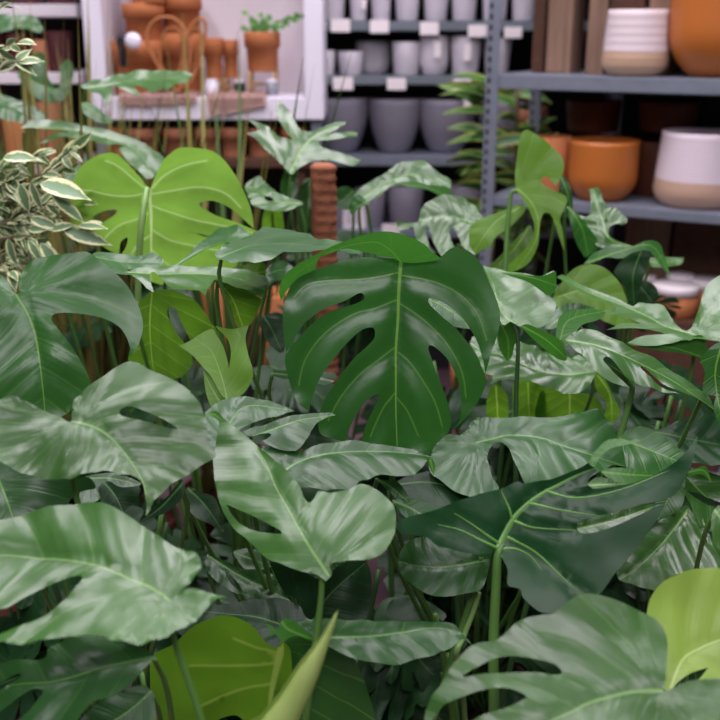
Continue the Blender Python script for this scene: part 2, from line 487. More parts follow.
def blade_h(p, L, droop, cup, wav, seed, roll):
    u, v = p.x/L, p.y/L
    h = droop*u*abs(u)*1.0 + cup*v*v + roll*u*v
    if wav:
        h += wav*2.0*noise.noise(Vector((u*2.1+seed*3.7, v*2.1, seed*1.3)))
    return h*L
LEAFN = [0]
REPORT = []
def stalk_mesh(pts, r0, r1):
    P = [Vector(p) for p in pts]
    for _ in range(3):
        Q = [P[0]]
        for a, b in zip(P, P[1:]): Q += [a.lerp(b, 0.25), a.lerp(b, 0.75)]
        P = Q+[P[-1]]
    n = len(P); bm = bmesh.new(); add_tube(bm, P, [r0+(r1-r0)*i/(n-1) for i in range(n)], 8)
    return bm_to(bm, 'leaf_stalk')
def leaf(plant, o, mid, D, N, mat='mid', holes=(), st=None, under=0.0, name='leaf', label=None, stalk='stalk', srad=0.0034, res=24, ends=True, **prm):
    """a blade whose outline, seen from the photograph's viewpoint, is o; it lies on a curved sheet through the base point at distance D with normal N"""
    LEAFN[0] += 1
    prm.setdefault('seed', LEAFN[0])
    N = Vector(N).normalized()
    mp = parse(mid)
    P0 = at_depth(mp[0][0], mp[0][1], D)
    if N.dot(P0-EYE) > 0: N = -N
    def onp(px, py, off=0.0): 
        r = ray(px, py); den = r.dot(N)
        return EYE + r*(((P0-EYE).dot(N)+off)/den)
    tip = onp(mp[-1][0], mp[-1][1]); U = (tip-P0)
    L = U.length; U.normalize(); V = N.cross(U)
    droop = prm.get('droop', -0.12); cup = prm.get('cup', 0.15); wav = prm.get('wave', 0.035); roll = prm.get('roll', 0.0)
    h0 = blade_h(Vector((0, 0)), L, droop, cup, wav, prm['seed'], roll)
    def uv(px, py):
        off = h0; q = None
        for _ in range(14):
            X = onp(px, py, off); d = X-P0; n = Vector((d.dot(U), d.dot(V)))
            q = n if q is None else q.lerp(n, 0.7)
            off = off*0.4+0.6*blade_h(q, L, droop, cup, wav, prm['seed'], roll)
        return q
    out = [uv(*p) for p in cr_closed(parse(o))]
    hs = [[uv(*p) for p in cr_closed(parse(h))] for h in holes]
    mm = [Vector((q[0], q[1], 0)) for q in mp]
    mpp = smooth_path(mm, 4) if len(mm) > 2 else mm
    md = [uv(p.x, p.y) for p in mpp]
    vn = prm.get('veins')
    if vn:
        prm['vuv'] = []
        for s_ in vn:
            q = [Vector((a[0], a[1], 0)) for a in parse(s_)]
            q = smooth_path(q, 4) if len(q) > 2 else q
            prm['vuv'].append([uv(p.x, p.y) for p in q])
    me = blade_mesh(name, out, hs, md, P0, U, V, N, prm, under, res)
    for v in me.vertices: pass
    a = Vector((min(p.x for p in out), min(p.y for p in out))); b = Vector((max(p.x for p in out), max(p.y for p in out)))
    inc = math.degrees(math.asin(min(1, abs(N.dot((P0-EYE).normalized())))))
    REPORT.append('%3d %-10s L=%.2f  %.2f x %.2f  inc=%.0f  z=%.2f n=%d' % (LEAFN[0], plant['key'], L, b.x-a.x, b.y-a.y, inc, P0.z, len(me.vertices)))
    ob = link(name, me, mat, plant)
    if label: ob['label'] = label
    vr = prm.get('vr')
    if vn and vr:
        bm = bmesh.new()
        def srf(p):
            t_ = abs(polyline_st(p, md)[1])
            return P0+U*p.x+V*p.y+N*(blade_h(p, L, droop, cup, wav, prm['seed'], roll)-prm.get('quilt', 0.012)*1.2*min(1.0, L/0.17)**1.5*L*0.9*math.exp(-(t_/(0.03*L))**2))
        for q, vl in enumerate([md]+prm['vuv']):
            r0 = vr*(1.7 if q == 0 else 1.0); n = len(vl)
            rows = []
            for i, p in enumerate(vl):
                t = (vl[min(i+1, n-1)]-vl[max(i-1, 0)]).normalized(); sd = Vector((-t.y, t.x)); rr = r0*(1-0.8*i/n)
                rows.append([bm.verts.new(srf(p+sd*rr*k)+N*(0.0004+0.5*rr*(1-k*k)-0.0012*abs(k))) for k in (-1, -.5, 0, .5, 1)])
            for a, b in zip(rows, rows[1:]):
                for k in range(4): bm.faces.new((a[k], a[k+1], b[k+1], b[k]))
        link('veins', bm_to(bm, 'veins'), prm.get('vmat', 'vein'), ob)
    if st != 'none':
        root = Vector(plant['pot_centre'])
        jit = random.Random(LEAFN[0]); root = root + Vector((jit.uniform(-.035, .035), jit.uniform(-.035, .035), 0))
        Pb = P0 + N*(h0-0.004)
        pts = [Pb + (U*0.006)]
        if st:
            for i, (x, y, _) in enumerate(parse(st)):
                pts.append(at_depth(x, y, D+0.004+0.004*i))
            last = pts[-1]
            dv = (pts[-1]-pts[-2]).normalized()
            if last.z > root.z+0.1:
                pts.append(last+dv*(last.z-root.z)*0.35)
            pts.append(root)
        else:
            dn = Pb + Vector((0, 0.012, -0.05)) - Vector((U.x, U.y, 0))*0.012
            pts = [Pb, dn, dn.lerp(root, 0.45) + Vector((jit.uniform(-.02, .02), 0.01, 0)), root]
        sm = stalk_mesh(pts, srad*0.8, srad*1.35)
        so = link('leaf_stalk', sm, stalk, ob)
    return ob
def generic_outline(L, rnd, cuts=True):
    pts = []; n = 96; W = rnd.uniform(0.42, 0.50)
    nt = []
    if cuts:
        for sgn in (1, -1):
            for c in (0.62, 1.05, 1.5, 1.95):
                if rnd.random() < 0.8: nt.append((sgn*(c+rnd.uniform(-.08, .08)), rnd.uniform(0.35, 0.62)))
    for i in range(n):
        th = -PI + 2*PI*i/n
        r = 0.50 + 0.10*math.exp(-(th/0.22)**2)
        x = math.cos(th)*r; y = math.sin(th)*r*W/0.5*1.05
        sin_ = math.exp(-((abs(th)-PI)/0.30)**2)
        k = 1-0.42*sin_
        for c, d in nt: k *= 1-d*math.exp(-((th-c)/0.055)**2)
        pts.append(Vector(((x*k+0.40)*L, y*k*L)))
    return pts
def free_leaf(plant, P0, U, N, L, mat, seed, stalk='stalk_dark', cuts=True, res=16):
    rnd = random.Random(seed)
    U = Vector(U).normalized(); N = Vector(N); N = (N-U*N.dot(U)).normalized(); V = N.cross(U)
    P0 = Vector(P0)
    out = generic_outline(L, rnd, cuts)
    mid = [Vector((L*0.13, 0)), Vector((L*0.5, 0.01*L)), Vector((L*0.97, 0))]
    me = blade_mesh('leaf', out, [], mid, P0-U*L*0.13, U, V, N, dict(seed=seed, droop=-0.22, cup=0.12, wave=0.06), 0.0, res)
    ob = link('leaf', me, mat, plant)
    root = Vector(plant['pot_centre']) + Vector((rnd.uniform(-.03, .03), rnd.uniform(-.03, .03), 0))
    Pb = P0 - N*0.004; dn = Pb + Vector((0, 0, -0.05)) - Vector((U.x, U.y, 0))*0.015
    sm = stalk_mesh([Pb, dn, dn.lerp(root, 0.5)+Vector((rnd.uniform(-.03, .03), 0, -0.01)), root], 0.0028, 0.0045)
    link('leaf_stalk', sm, stalk, ob)
    return ob
POT_PROF = [(0.085, 0), (0.088, 0.004), (0.106, 0.185), (0.113, 0.187), (0.115, 0.215), (0.108, 0.217), (0.104, 0.19), (0.10, 0.185)]
def monstera(key, x, y, label, scale=1.0, z=0.0, name='potted_monstera', group=None, mat='nursery_pot'):
    t = thing(name, (x, y, z), label, 'potted plant', group)
    t['key'] = key; t['pot_centre'] = (x, y, z+0.19*scale)
    me = lathe_mesh('pot', [(r*scale, h*scale) for r, h in POT_PROF], 40)
    po = link('pot', me, mat); po.parent = t
    sm = lathe_mesh('soil', [(0.02*scale, 0.17*scale), (0.099*scale, 0.172*scale), (0.1005*scale, 0.182*scale), (0.05*scale, 0.188*scale), (0.01*scale, 0.189*scale)], 32)
    so = link('soil', sm, 'soil'); so.parent = t
    return t

# ------------------------------------------------------------------ the setting
def plane_mesh(name, a, b, c, d):
    me = bpy.data.meshes.new(name); me.from_pydata([a, b, c, d], [], [(0, 1, 2, 3)]); return me
structure('floor', box_mesh('floor', (-3.2, -1.0, -0.05), (3.2, 5.3, 0.0)), 'floor')
structure('wall_back', box_mesh('wall_back', (-3.2, 5.2, 0.0), (3.2, 5.3, 3.2)), 'dark_wall')

# ------------------------------------------------------------------ lathe pots
def pot_profile(kind, rb, rt, h, th=0.008):
    if kind == 'cylinder': o = [(rb*0.94, 0), (rb, 0.006), (rb+(rt-rb)*0.5, h*0.5), (rt, h-0.004), (rt-0.003, h)]
    elif kind == 'bowl':
        o = []
        for i in range(11):
            u = i/10; o.append((rb+(rt-rb)*math.sin(u*PI/2)**0.9, h*u*u*0.25+h*0.75*u))
    elif kind == 'egg':
        o = []
        for i in range(13):
            u = i/12
            r = rt*(0.70+0.36*math.sin(min(u*2.0, 1)*PI/2))*(1 if u < 0.5 else 1-0.06*((u-.5)/.5)**2)/1.0
            o.append((max(r, rb*0.4)*0.97 if i else rb, h*u))
    elif kind == 'rounded':
        o = []
        for i in range(15):
            u = i/14
            k = 1-(1-min(1, u/0.42))**2.2
            o.append((rb+(rt-rb)*k, h*u))
    elif kind == 'taper': # widest low, narrower at the mouth
        o = []
        for i in range(15):
            u = i/14
            k = 1-(1-min(1, u/0.22))**2
            r = rb+(rt-rb)*k
            if u > 0.22: r = rt-(rt-rt*0.90)*((u-0.22)/0.78)
            o.append((r, h*u))
    elif kind == 'rimmed': o = [(rb*0.96, 0), (rb, 0.004), (rb+(rt*0.88-rb)*1.0, h*0.60), (rt, h*0.605), (rt*1.02, h-0.003), (rt, h)]
    rin = o[-1][0]-th
    return o+[(rin, h-0.002), (rin*0.93, h*0.55), (rin*0.5, h*0.5)]
def pot(name, label, c, rb, rt, h, mat, kind='cylinder', group=None, cat='pot'):
    me = lathe_mesh(name, pot_profile(kind, rb, rt, h), 40)
    o = link(name, me, mat); o.location = c
    tag(o, label, cat, group); return o
def pot_px(name, label, x0, x1, ytop, z0, P0, n, mat, kind='cylinder', rbk=0.8, gap=0.02, group=None, cat='pot'):
    """stand a pot on height z0 so its front reaches gap behind the shelf front plane (P0, n)"""
    xc = (x0+x1)/2
    n = Vector(n).normalized(); r = 0.1
    for _ in range(4):
        Pc = at_plane(xc, ytop, Vector(P0)+n*(gap+r), n)
        dep = (Pc-EYE).dot(FWD); r = (x1-x0)/2*dep/F
    top = at_plane(xc, ytop, Vector(P0)+n*(gap+(2*r if ytop > 45 else 0)), n)
    h = top.z-z0
    return pot(name, label, (Pc.x, Pc.y, z0), r*rbk, r, h, mat, kind, group, cat)
YN = (0, 1, 0)

# ------------------------------------------------------------------ middle shelving with grey pots
MY = 3.95
def zat(py, Y, px=400): return at_y(px, py, Y).z
def xat(px, Y, py=100): return at_y(px, py, Y).x
rack = thing('shelving_unit', ((xat(400, MY)), MY+0.2, 0), 'grey metal shelving unit carrying rows of grey pots behind the leaves', 'shelving')
xl, xr = xat(312, MY), xat(640, MY)
zs = []
for i, (yt, yb) in enumerate(((-34, -26), (21, 31), (76, 85), (156, 166), (230, 238))):
    zt, zb = zat(yt, MY), zat(yb, MY)
    link('shelf_board', box_mesh('shelf_board', (xl, MY, zb), (xr, MY+0.42, zt), bevel=0.003), 'shelf_dark' if i < 3 else 'steel', rack)
    zs.append(zt)
for xx in (xl, xr-0.04):
    for yy in (MY+0.02, MY+0.38):
        link('post', box_mesh('post', (xx, yy, 0), (xx+0.04, yy+0.04, 2.2), bevel=0.003), 'steel', rack)
link('back_panel', box_mesh('back_panel', (xl, MY+0.43, 0.0), (xr, MY+0.45, 2.2)), 'black', rack)
mp0 = Vector((0, MY, 0))
row1 = [(320, 346), (349, 368), (370, 392), (394, 421), (423, 450), (451, 479), (482, 510), (512, 538)]
ords = ['first', 'second', 'third', 'fourth', 'fifth', 'sixth', 'seventh', 'eighth']
for i, (a, b) in enumerate(row1):
    pot_px('planter', 'pale grey tapered planter on the eye-level shelf, %s from the white display cabinet' % ords[i], a, b, -22, zs[1], mp0, YN, 'light_grey_pot', 'cylinder', 0.80, group='pale grey planters on the eye-level shelf')
row2 = [(318, 335, 50, 'small pale grey planter nearest the white cabinet, second shelf', 0.85), (337, 364, 51, 'short pale grey planter on the second shelf beside the smallest one', 0.82),
        (356, 391, 41, 'wide pale grey planter between the short one and a squarer one', 0.74), (392, 421, 42, 'square-sided pale grey planter in the middle of the second shelf', 0.86),
        (420, 449, 36, 'tall pale grey planter with white sticker on the second shelf', 0.72), (450, 482, 36, 'tall pale grey planter beside the steel upright, second shelf', 0.80),
        (484, 512, 38, 'pale grey planter half hidden behind the steel upright', 0.8)]
for i, (a, b, yt, lb, k) in enumerate(row2):
    pot_px('planter', lb, a, b, yt, zs[2], mp0, YN, 'light_grey_pot', 'rounded' if k < .75 else 'cylinder', k, gap=0.02 if i != 2 else 0.11, group='pale grey planters on the second shelf')
row3 = [(312, 369, 95, 'dark grey bowl planter nearest the white cabinet'), (368, 422, 96, 'dark grey bowl planter between two others like it'), (417, 477, 96, 'dark grey bowl planter beside the striped foliage plant'), (478, 530, 98, 'dark grey bowl planter behind the steel upright')]
for a, b, yt, lb in row3:
    pot_px('bowl_planter', lb, a, b, yt, zs[3], mp0, YN, 'dark_grey_pot', 'bowl', 0.50, group='dark grey bowl planters')
row4 = [(322, 352, 190, 'low dark grey pot behind the coir pole'), (354, 386, 186, 'low dark grey pot beside the white carton'), (387, 424, 182, 'low dark grey pot in the middle of the lowest visible shelf'), (446, 484, 180, 'low dark grey pot beside the steel upright')]
for a, b, yt, lb in row4:
    pot_px('planter', lb, a, b, yt, zs[4], mp0, YN, 'dark_grey_pot', 'cylinder', 0.84, group='dark grey pots on the lowest visible shelf')
def flat_card(name, x0, y0, x1, y1, Y, mat, label, cat, group=None, th=0.004):
    a = at_y(x0, y1, Y); b = at_y(x1, y0, Y)
    o = link(name, box_mesh(name, (-(b.x-a.x)/2, 0, 0), ((b.x-a.x)/2, th, b.z-a.z), bevel=0.0008), mat)
    o.location = ((a.x+b.x)/2, Y-th, a.z); return tag(o, label, cat, group)
cards = [(331, 19, 350, 32, 'first', 'upper'), (370, 20, 389, 33, 'second', 'upper'), (420, 22, 439, 35, 'third', 'upper'), (468, 25, 487, 37, 'fourth', 'upper'), (504, 27, 522, 38, 'fifth', 'upper'),
         (333, 77, 353, 90, 'first', 'second'), (387, 78, 406, 90, 'second', 'second'), (453, 79, 471, 91, 'third', 'second'), (382, 224, 400, 234, 'only', 'lowest')]
for a, b, c, d, w, sh in cards:
    lb = ('white price card clipped to the %s shelf edge, %s from the white cabinet' % (sh, w)) if w != 'only' else 'white price card clipped to the lowest visible shelf edge'
    flat_card('price_card', a, b, c, d, MY-0.002, 'tag', lb, 'price card', 'price cards on the grey shelving')
for a, b, c, d, lb in ((434, 42, 441, 58, 'white sticker on the tall pale grey planter'), (341+21, 0, 366, 9, 'white sticker on the third planter of the eye-level row'), (464, 44, 471, 61, 'white sticker on the planter beside the steel upright'), (464, 96, 471, 107, 'small white sticker on the dark bowl planter')):
    flat_card('sticker', a, b, c, d, MY+0.012, 'tag', lb, 'sticker', 'white stickers on planters', 0.002)
a = at_y(343, 229, MY+0.03); b = at_y(369, 201, MY+0.03)
bx = thing('carton', ((a.x+b.x)/2, MY+0.07, zs[4]), 'small white carton with a grey panel on the shelf beside the coir pole', 'box')
link('box_body', box_mesh('box_body', (a.x, MY+0.03, zs[4]), (b.x-0.012, MY+0.11, b.z), bevel=0.002), 'tag', bx)
link('printed_panel', box_mesh('printed_panel', (a.x+0.015, MY+0.027, zs[4]+0.02), (b.x-0.03, MY+0.03, b.z-0.035)), 'light_grey_pot', bx)

# ------------------------------------------------------------------ white display cabinet
CY = 3.55
cab = thing('display_cabinet', (xat(205, CY), CY+0.2, 0), 'white lacquered open display cabinet filled with terracotta pots', 'cabinet')
cx0, cx1 = xat(86, CY, 60), xat(323, CY, 60)
zt = zat(-190, CY, 200); zb = zat(120, CY, 200); fw = 0.063
def cbox(n, lo, hi, m): link(n, box_mesh(n, lo, hi, bevel=0.003), m, cab)
cbox('side_panel', (cx0, CY, zb), (cx0+fw, CY+0.34, zt), 'white_paint')
cbox('side_panel', (cx1-fw, CY, zb), (cx1, CY+0.34, zt), 'white_paint')
cbox('base_board', (cx0+fw, CY, zb), (cx1-fw, CY+0.34, zb+0.075), 'white_paint')
cbox('top_board', (cx0+fw, CY, zt-0.06), (cx1-fw, CY+0.34, zt), 'white_paint')
cbox('back_panel', (cx0, CY+0.34, zb), (cx1, CY+0.36, zt), 'white_back')
cbox('plinth', (cx0+0.02, CY+0.26, 0), (cx1-0.02, CY+0.32, zb), 'black')
for xx in (cx0+0.01, cx1-0.045): cbox('foot_post', (xx, CY+0.02, 0), (xx+0.035, CY+0.055, zb), 'steel')
zf = zb+0.075
cp = Vector((0, CY, 0))
def terr(x0, x1, yt, yb, gap, label, mat='terracotta', kind='rimmed', rbk=0.8, z0=None):
    z = z0 if z0 is not None else zf
    return pot_px('terracotta_pot', label, x0, x1, yt, z, cp, YN, mat, kind, rbk, gap, 'terracotta pots in the white cabinet')
# stacked pots, each standing on the one below
def stack_px(x0, x1, ytop, ybot, gap, label, mat='terracotta', rbk=0.86, kind='rimmed'):
    zb_ = at_y((x0+x1)/2, ybot, CY+gap).z
    return terr(x0, x1, ytop, 0, gap, label, mat, kind, rbk, max(zf, zb_))
stack_px(108, 164, 41, 96, 0.07, 'broad terracotta pot standing on the cabinet floor at its open corner')
stack_px(122, 164, 3, 41, 0.09, 'terracotta pot with a thick rim stacked on the broad pot')
stack_px(160, 201, -6, 34, 0.15, 'terracotta pot on top of the rear stack behind the rattan loops')
stack_px(157, 204, 34, 92, 0.12, 'terracotta pot under the rear stack behind the rattan loops')
stack_px(126, 166, -38, 3, 0.08, 'topmost terracotta pot of the stack above the thick-rimmed one')
# two lidded pots on a little stand
def plant_stand(x, y, z0, h, r, label):
    t = thing('plant_stand', (x, y, z0), label, 'stand', 'little wooden plant stands')
    for k in range(4):
        a = PI/4+k*PI/2
        link('leg', tube_mesh('leg', [(x+r*math.cos(a), y+r*math.sin(a), z0), (x+r*math.cos(a), y+r*math.sin(a), z0+h)], 0.006, 8, 3), 'pale_wood', t)
    link('cross_bar', tube_mesh('cross_bar', [(x-r*.7, y-r*.7, z0+h*0.45), (x+r*.7, y+r*.7, z0+h*0.45)], 0.005, 8, 2), 'pale_wood', t)
    link('cross_bar', tube_mesh('cross_bar', [(x-r*.7, y+r*.7, z0+h*0.45), (x+r*.7, y-r*.7, z0+h*0.45)], 0.005, 8, 2), 'pale_wood', t)
    return t
for (x0, x1, yt, yb, gap, lb, ls) in ((203, 223, 38, 80, 0.14, 'narrow terracotta pot on a wooden stand beside the rattan loops', 'wooden plant stand under the narrow terracotta pot'),
                                      (222, 238, 40, 78, 0.17, 'slim terracotta pot on a stand between the narrow pot and the vine pot', 'wooden plant stand under the slim terracotta pot'),
                                      (244, 280, 32, 72, 0.10, 'terracotta pot holding a trailing green vine in the white cabinet', 'pale wooden plant stand with straight legs under the vine pot')):
    zz = at_y((x0+x1)/2, yb, CY+gap).z
    o = stack_px(x0, x1, yt, yb, gap, lb, rbk=0.84)
    rr = (x1-x0)/2*3.6/F*0.98
    plant_stand(o.location.x, o.location.y, zf, zz-zf, rr*1.0, ls)
    if x1 == 280:
        v = thing('trailing_vine', (o.location.x, o.location.y, o.location.z+0.10), 'small green trailing vine growing in the terracotta pot of the white cabinet', 'plant')
        rnd = random.Random(4); bm = bmesh.new(); bs = bmesh.new()
        top = at_y(262, 33, CY+gap+0.06)
        for (px, py) in ((247, 15), (250, 26), (255, 22), (262, 14), (270, 16), (276, 24), (283, 26), (290, 20), (299, 15), (301, 18), (244, 30), (268, 28), (258, 30), (252, 33), (264, 24)):
            e = at_y(px, py, CY+gap+rnd.uniform(0, 0.1)); mid = top.lerp(e, 0.5)+Vector((0, 0, 0.012))
            add_tube(bs, smooth_path([top, mid, e], 4), 0.0013, 5)
            for q in range(3):
                c = top.lerp(e, 0.6+0.2*q)+Vector((rnd.uniform(-.008, .008), rnd.uniform(-.01, .01), rnd.uniform(-.005, .008)))
                s = rnd.uniform(0.009, 0.015); n = Vector((rnd.uniform(-.5, .5), -1, rnd.uniform(0, 1))).normalized(); u = n.orthogonal().normalized(); w = n.cross(u)
                pts = [(0, -1), (.7, -.5), (.8, .2), (.3, .7), (0, 1.2), (-.3, .7), (-.8, .2), (-.7, -.5)]
                cv = bm.verts.new(c+n*0.002); vs = [bm.verts.new(c+(u*a_+w*b_)*s) for a_, b_ in pts]
                for k in range(8): bm.faces.new((cv, vs[k], vs[(k+1) % 8]))
        link('foliage', bm_to(bm, 'foliage'), 'vine', v); link('stem', bm_to(bs, 'stem'), 'stalk', v)
# rattan loops ornament
rat = thing('rattan_ornament', (xat(180, CY+0.06, 60), CY+0.06, zf), 'heart-shaped loops of woven orange rattan leaning in the white cabinet', 'ornament')
for q, pl in enumerate(([(176, 92), (160, 70), (147, 40), (153, 22), (168, 17), (182, 26), (190, 50), (186, 78), (178, 92)],
           [(180, 92), (185, 60), (188, 34), (197, 20), (205, 22), (204, 45), (197, 70), (184, 92)],
           [(172, 90), (160, 60), (165, 32), (178, 30), (183, 50), (178, 88)], [(186, 92), (196, 60), (201, 35), (193, 30), (186, 50), (184, 90)])):
    P = [at_y(x, y, CY+0.03+0.012*q) for x, y in pl]
    for P_ in P: P_.z = max(P_.z, zf+0.006)
    link('loop', tube_mesh('loop', P, 0.0055, 8, 6), 'rattan', rat)
# clip lamp: black bracket with round white disc
cl = thing('clip_lamp', (xat(127, CY, 40), CY+0.03, zat(62, CY, 120)), 'black clip lamp with a round white disc in front of the stacked pots', 'lamp')
c = at_y(133, 41, CY+0.0)
bm = bmesh.new(); add_lathe(bm, [(0.010, -0.012), (0.026, -0.006), (0.028, 0.0), (0.024, 0.006), (0.008, 0.009)], seg=28)
for v in bm.verts: v.co = Vector((v.co.x, -v.co.z, v.co.y)) + c
link('disc', bm_to(bm, 'disc'), 'white_paint', cl)
link('bracket', tube_mesh('bracket', [at_y(123, 66, CY+0.03), at_y(122, 50, CY+0.02), at_y(121, 39, CY+0.02), c+Vector((0, 0.014, 0))], (0.012, 0.017), 10, 5), 'black', cl)
# small things on the cabinet floor
def small_cyl(name, px, y0, y1, gap, r, mat, label, cat, cap=None):
    z1 = at_y(px, y0, CY+gap).z; x = at_y(px, y1, CY+gap).x
    t = thing(name, (x, CY+gap, zf), label, cat)
    me = lathe_mesh('glass_body', [(r*.8, 0), (r, 0.005), (r, (z1-zf)*0.75), (r*0.8, (z1-zf)*0.82)], 24); o = link('glass_body', me, mat); o.parent = t
    me = lathe_mesh('lid', [(r*.8, (z1-zf)*0.82), (r*0.86, (z1-zf)*0.85), (r*.86, (z1-zf)*0.97), (r*.5, z1-zf)], 24); o = link('lid', me, cap or 'white_paint'); o.parent = t
small_cyl('glass_jar', 272, 79, 95, 0.12, 0.024, 'glass', 'small grey glass jar with a white lid under the vine pot', 'jar')
small_cyl('glass_jar', 240, 80, 95, 0.16, 0.020, 'black', 'small black jar with a white lid between the plant stands', 'jar')
small_cyl('glass_jar', 212, 79, 95, 0.10, 0.024, 'white_paint', 'small white jar in front of the narrow terracotta pot', 'jar')
# linen draped over the front edge
def draped(name, px0, px1, yedge, ybot, label, seed):
    bm = bmesh.new(); rnd = random.Random(seed); nx, ny = 26, 14; g = []
    xa, xb = xat(px0, CY, 100), xat(px1, CY, 100); zl = zat(ybot, CY)
    for j in range(ny):
        v = j/(ny-1); rowv = []
        for i in range(nx):
            u = i/(nx-1); x = xa+(xb-xa)*u; wv = 0.006*math.sin(u*19+seed)+0.004*math.sin(u*41)
            if v < 0.5: y = CY+0.20*(1-v/0.5)-0.006; z = zf+0.008+abs(wv)
            else: y = CY-0.010-abs(wv)*1.4; z = zf+0.008-(v-0.5)/0.5*(zf-zl)*(0.8+0.3*math.sin(u*2.2+seed))
            rowv.append(bm.verts.new((x+0.01*v, y, z)))
        g.append(rowv)
    for j in range(ny-1):
        for i in range(nx-1): bm.faces.new((g[j][i], g[j][i+1], g[j+1][i+1], g[j+1][i]))
    bmesh.ops.solidify(bm, geom=list(bm.faces), thickness=-0.003)
    o = link(name, bm_to(bm, name), 'cloth'); tag(o, label, 'cloth')
draped('folded_linen', 118, 196, 97, 106, 'pink linen cloth lying below the rattan loops over the cabinet edge', 1)
draped('folded_linen', 206, 264, 96, 117, 'pink linen cloth draped over the white cabinet edge beneath the vine pot', 2)
# stepped display of terracotta below the cabinet
low = thing('low_bench', (xat(190, CY-0.1), CY-0.0, 0), 'low dark bench beneath the white cabinet carrying terracotta pots', 'bench')
zl = zat(153, CY, 200)-0.02
link('bench_top', box_mesh('bench_top', (cx0+0.04, CY-0.02, zl-0.03), (cx1-0.05, CY+0.22, zl), bevel=0.003), 'wood_dark', low)
for xx in (cx0+0.06, cx1-0.10):
    for yy in (CY, CY+0.17): link('leg', box_mesh('leg', (xx, yy, 0), (xx+0.03, yy+0.03, zl-0.03)), 'wood_dark', low)
for x0, x1, lb in ((100, 124, 'terracotta pot on the low bench, nearest the end behind the grassy plants'), (126, 160, 'wide terracotta pot on the low bench beside the end one'), (162, 192, 'terracotta pot in the middle of the low bench'), (194, 218, 'terracotta pot on the low bench behind the spiky leaves'), (219, 244, 'terracotta pot on the low bench below the vine pot'), (246, 276, 'terracotta pot on the low bench behind the fingered leaf'), (280, 306, 'terracotta pot on the low bench beside the blue-grey post')):
    pot_px('terracotta_pot', lb, x0, x1, 126, zl, (0, CY, 0), YN, 'terra_pink' if x0 % 4 else 'terracotta', 'rimmed', 0.82, 0.03, 'terracotta pots on the low bench')

# ------------------------------------------------------------------ side shelving behind the plants
LY = 3.75
side = thing('shelving_unit', (xat(30, LY), LY+0.2, 0), 'pale grey shelving unit holding maroon pots beside the white cabinet', 'shelving')
xa, xb = xat(-90, LY), xat(84, LY)
zL = []
for yt, yb in ((4, 17), (73, 84), (165, 175)):
    z1, z0 = zat(yt, LY, 40), zat(yb, LY, 40); zL.append(z1)
    link('shelf_board', box_mesh('shelf_board', (xa, LY, z0), (xb, LY+0.4, z1), bevel=0.003), 'white_back', side)
link('back_panel', box_mesh('back_panel', (xa, LY+0.41, 0), (xb, LY+0.43, 2.1)), 'dark_wall', side)
for xx in (xa, xb-0.035):
    link('post', box_mesh('post', (xx, LY+0.36, 0), (xx+0.035, LY+0.4, 2.1)), 'shelf_dark', side)
lp = Vector((0, LY, 0))
for x0, x1, yt, zz, lb, mt in ((-34, 4, 32, 1, 'maroon pot on the pale shelf at its open end', 'maroon_pot'), (30, 50, 40, 1, 'slender pale brown pot between two maroon pots', 'terra_pink'), (42, 72, 31, 1, 'maroon pot on the pale shelf next to the white cabinet', 'maroon_pot'), (6, 28, 34, 1, 'narrow maroon pot beside the slender brown one', 'maroon_pot'),
                           (10, 40, -34, 0, 'maroon pot on the top pale shelf, nearer its open end', 'maroon_pot'), (44, 74, -34, 0, 'maroon pot on the top pale shelf, next to the white cabinet', 'maroon_pot'),
                           (34, 62, 100, 2, 'terracotta pot on the lower pale shelf behind the dark green leaf', 'terra_pink'), (0, 26, 110, 2, 'terracotta pot on the lower pale shelf behind the grasses', 'terracotta')):
    pot_px('planter', lb, x0, x1, yt, zL[zz], lp, YN, mt, 'cylinder', 0.84, 0.04, group='pots on the pale shelves')

# ------------------------------------------------------------------ steel rack with orange and cream pots
RP = at_y(492, 100, 3.3); RP.z = 0
U_ = Vector((0.88, -0.475, 0)).normalized(); V_ = Vector((0.475, 0.88, 0)).normalized()
R = Matrix.Translation(RP) @ Matrix(((U_.x, V_.x, 0, 0), (U_.y, V_.y, 0, 0), (0, 0, 1, 0), (0, 0, 0, 1)))
def rp(px, py, off=0.0): return at_plane(px, py, RP+V_*off, V_)
rk = thing('steel_rack', RP, 'galvanised steel rack of orange and cream pots with perforated uprights', 'shelving')
ztop = rp(560, 76).z; ztb = rp(560, 91).z
zlow = rp(600, 205).z; zlb = rp(600, 215).z
zbase = rp(690, 470).z
zjar = rp(690, 322, 0.03).z
RW = 1.15
for z1, z0 in ((ztop, ztb), (zlow, zlb), (zbase, zbase-0.04), (2.05, 2.0)):
    link('shelf_board', box_mesh('shelf_board', (0.0, 0.0, z0), (RW, 0.46, z1), R, 0.003), 'steel', rk)
def upright(u, v, name='upright'):
    bm = bmesh.new(); add_box(bm, (u, v, 0), (u+0.042, v+0.004, 2.3), R); add_box(bm, (u, v+0.004, 0), (u+0.004, v+0.038, 2.3), R)
    bmesh.ops.recalc_face_normals(bm, faces=bm.faces)
    o = link(name, bm_to(bm, name, False), 'steel', rk)
    bm = bmesh.new(); z = 0.5
    while z < 2.1:
        add_box(bm, (u+0.007, v-0.0015, z), (u+0.016, v-0.0002, z+0.016), R); z += 0.032
    link('slots', bm_to(bm, 'slots', False), 'black', o)
upright(-0.022, -0.005); upright(RW-0.02, -0.005); upright(-0.022, 0.43); upright(RW-0.02, 0.43)
link('back_panel', box_mesh('back_panel', (0.30, 0.475, 0.0), (RW, 0.485, 2.3), R), 'black', rk)
nV = V_
def rpot(name, lb, x0, x1, yt, z0, mat, kind, rbk, gap, group=None): return pot_px(name, lb, x0, x1, yt, z0, RP, nV, mat, kind, rbk, gap, group)
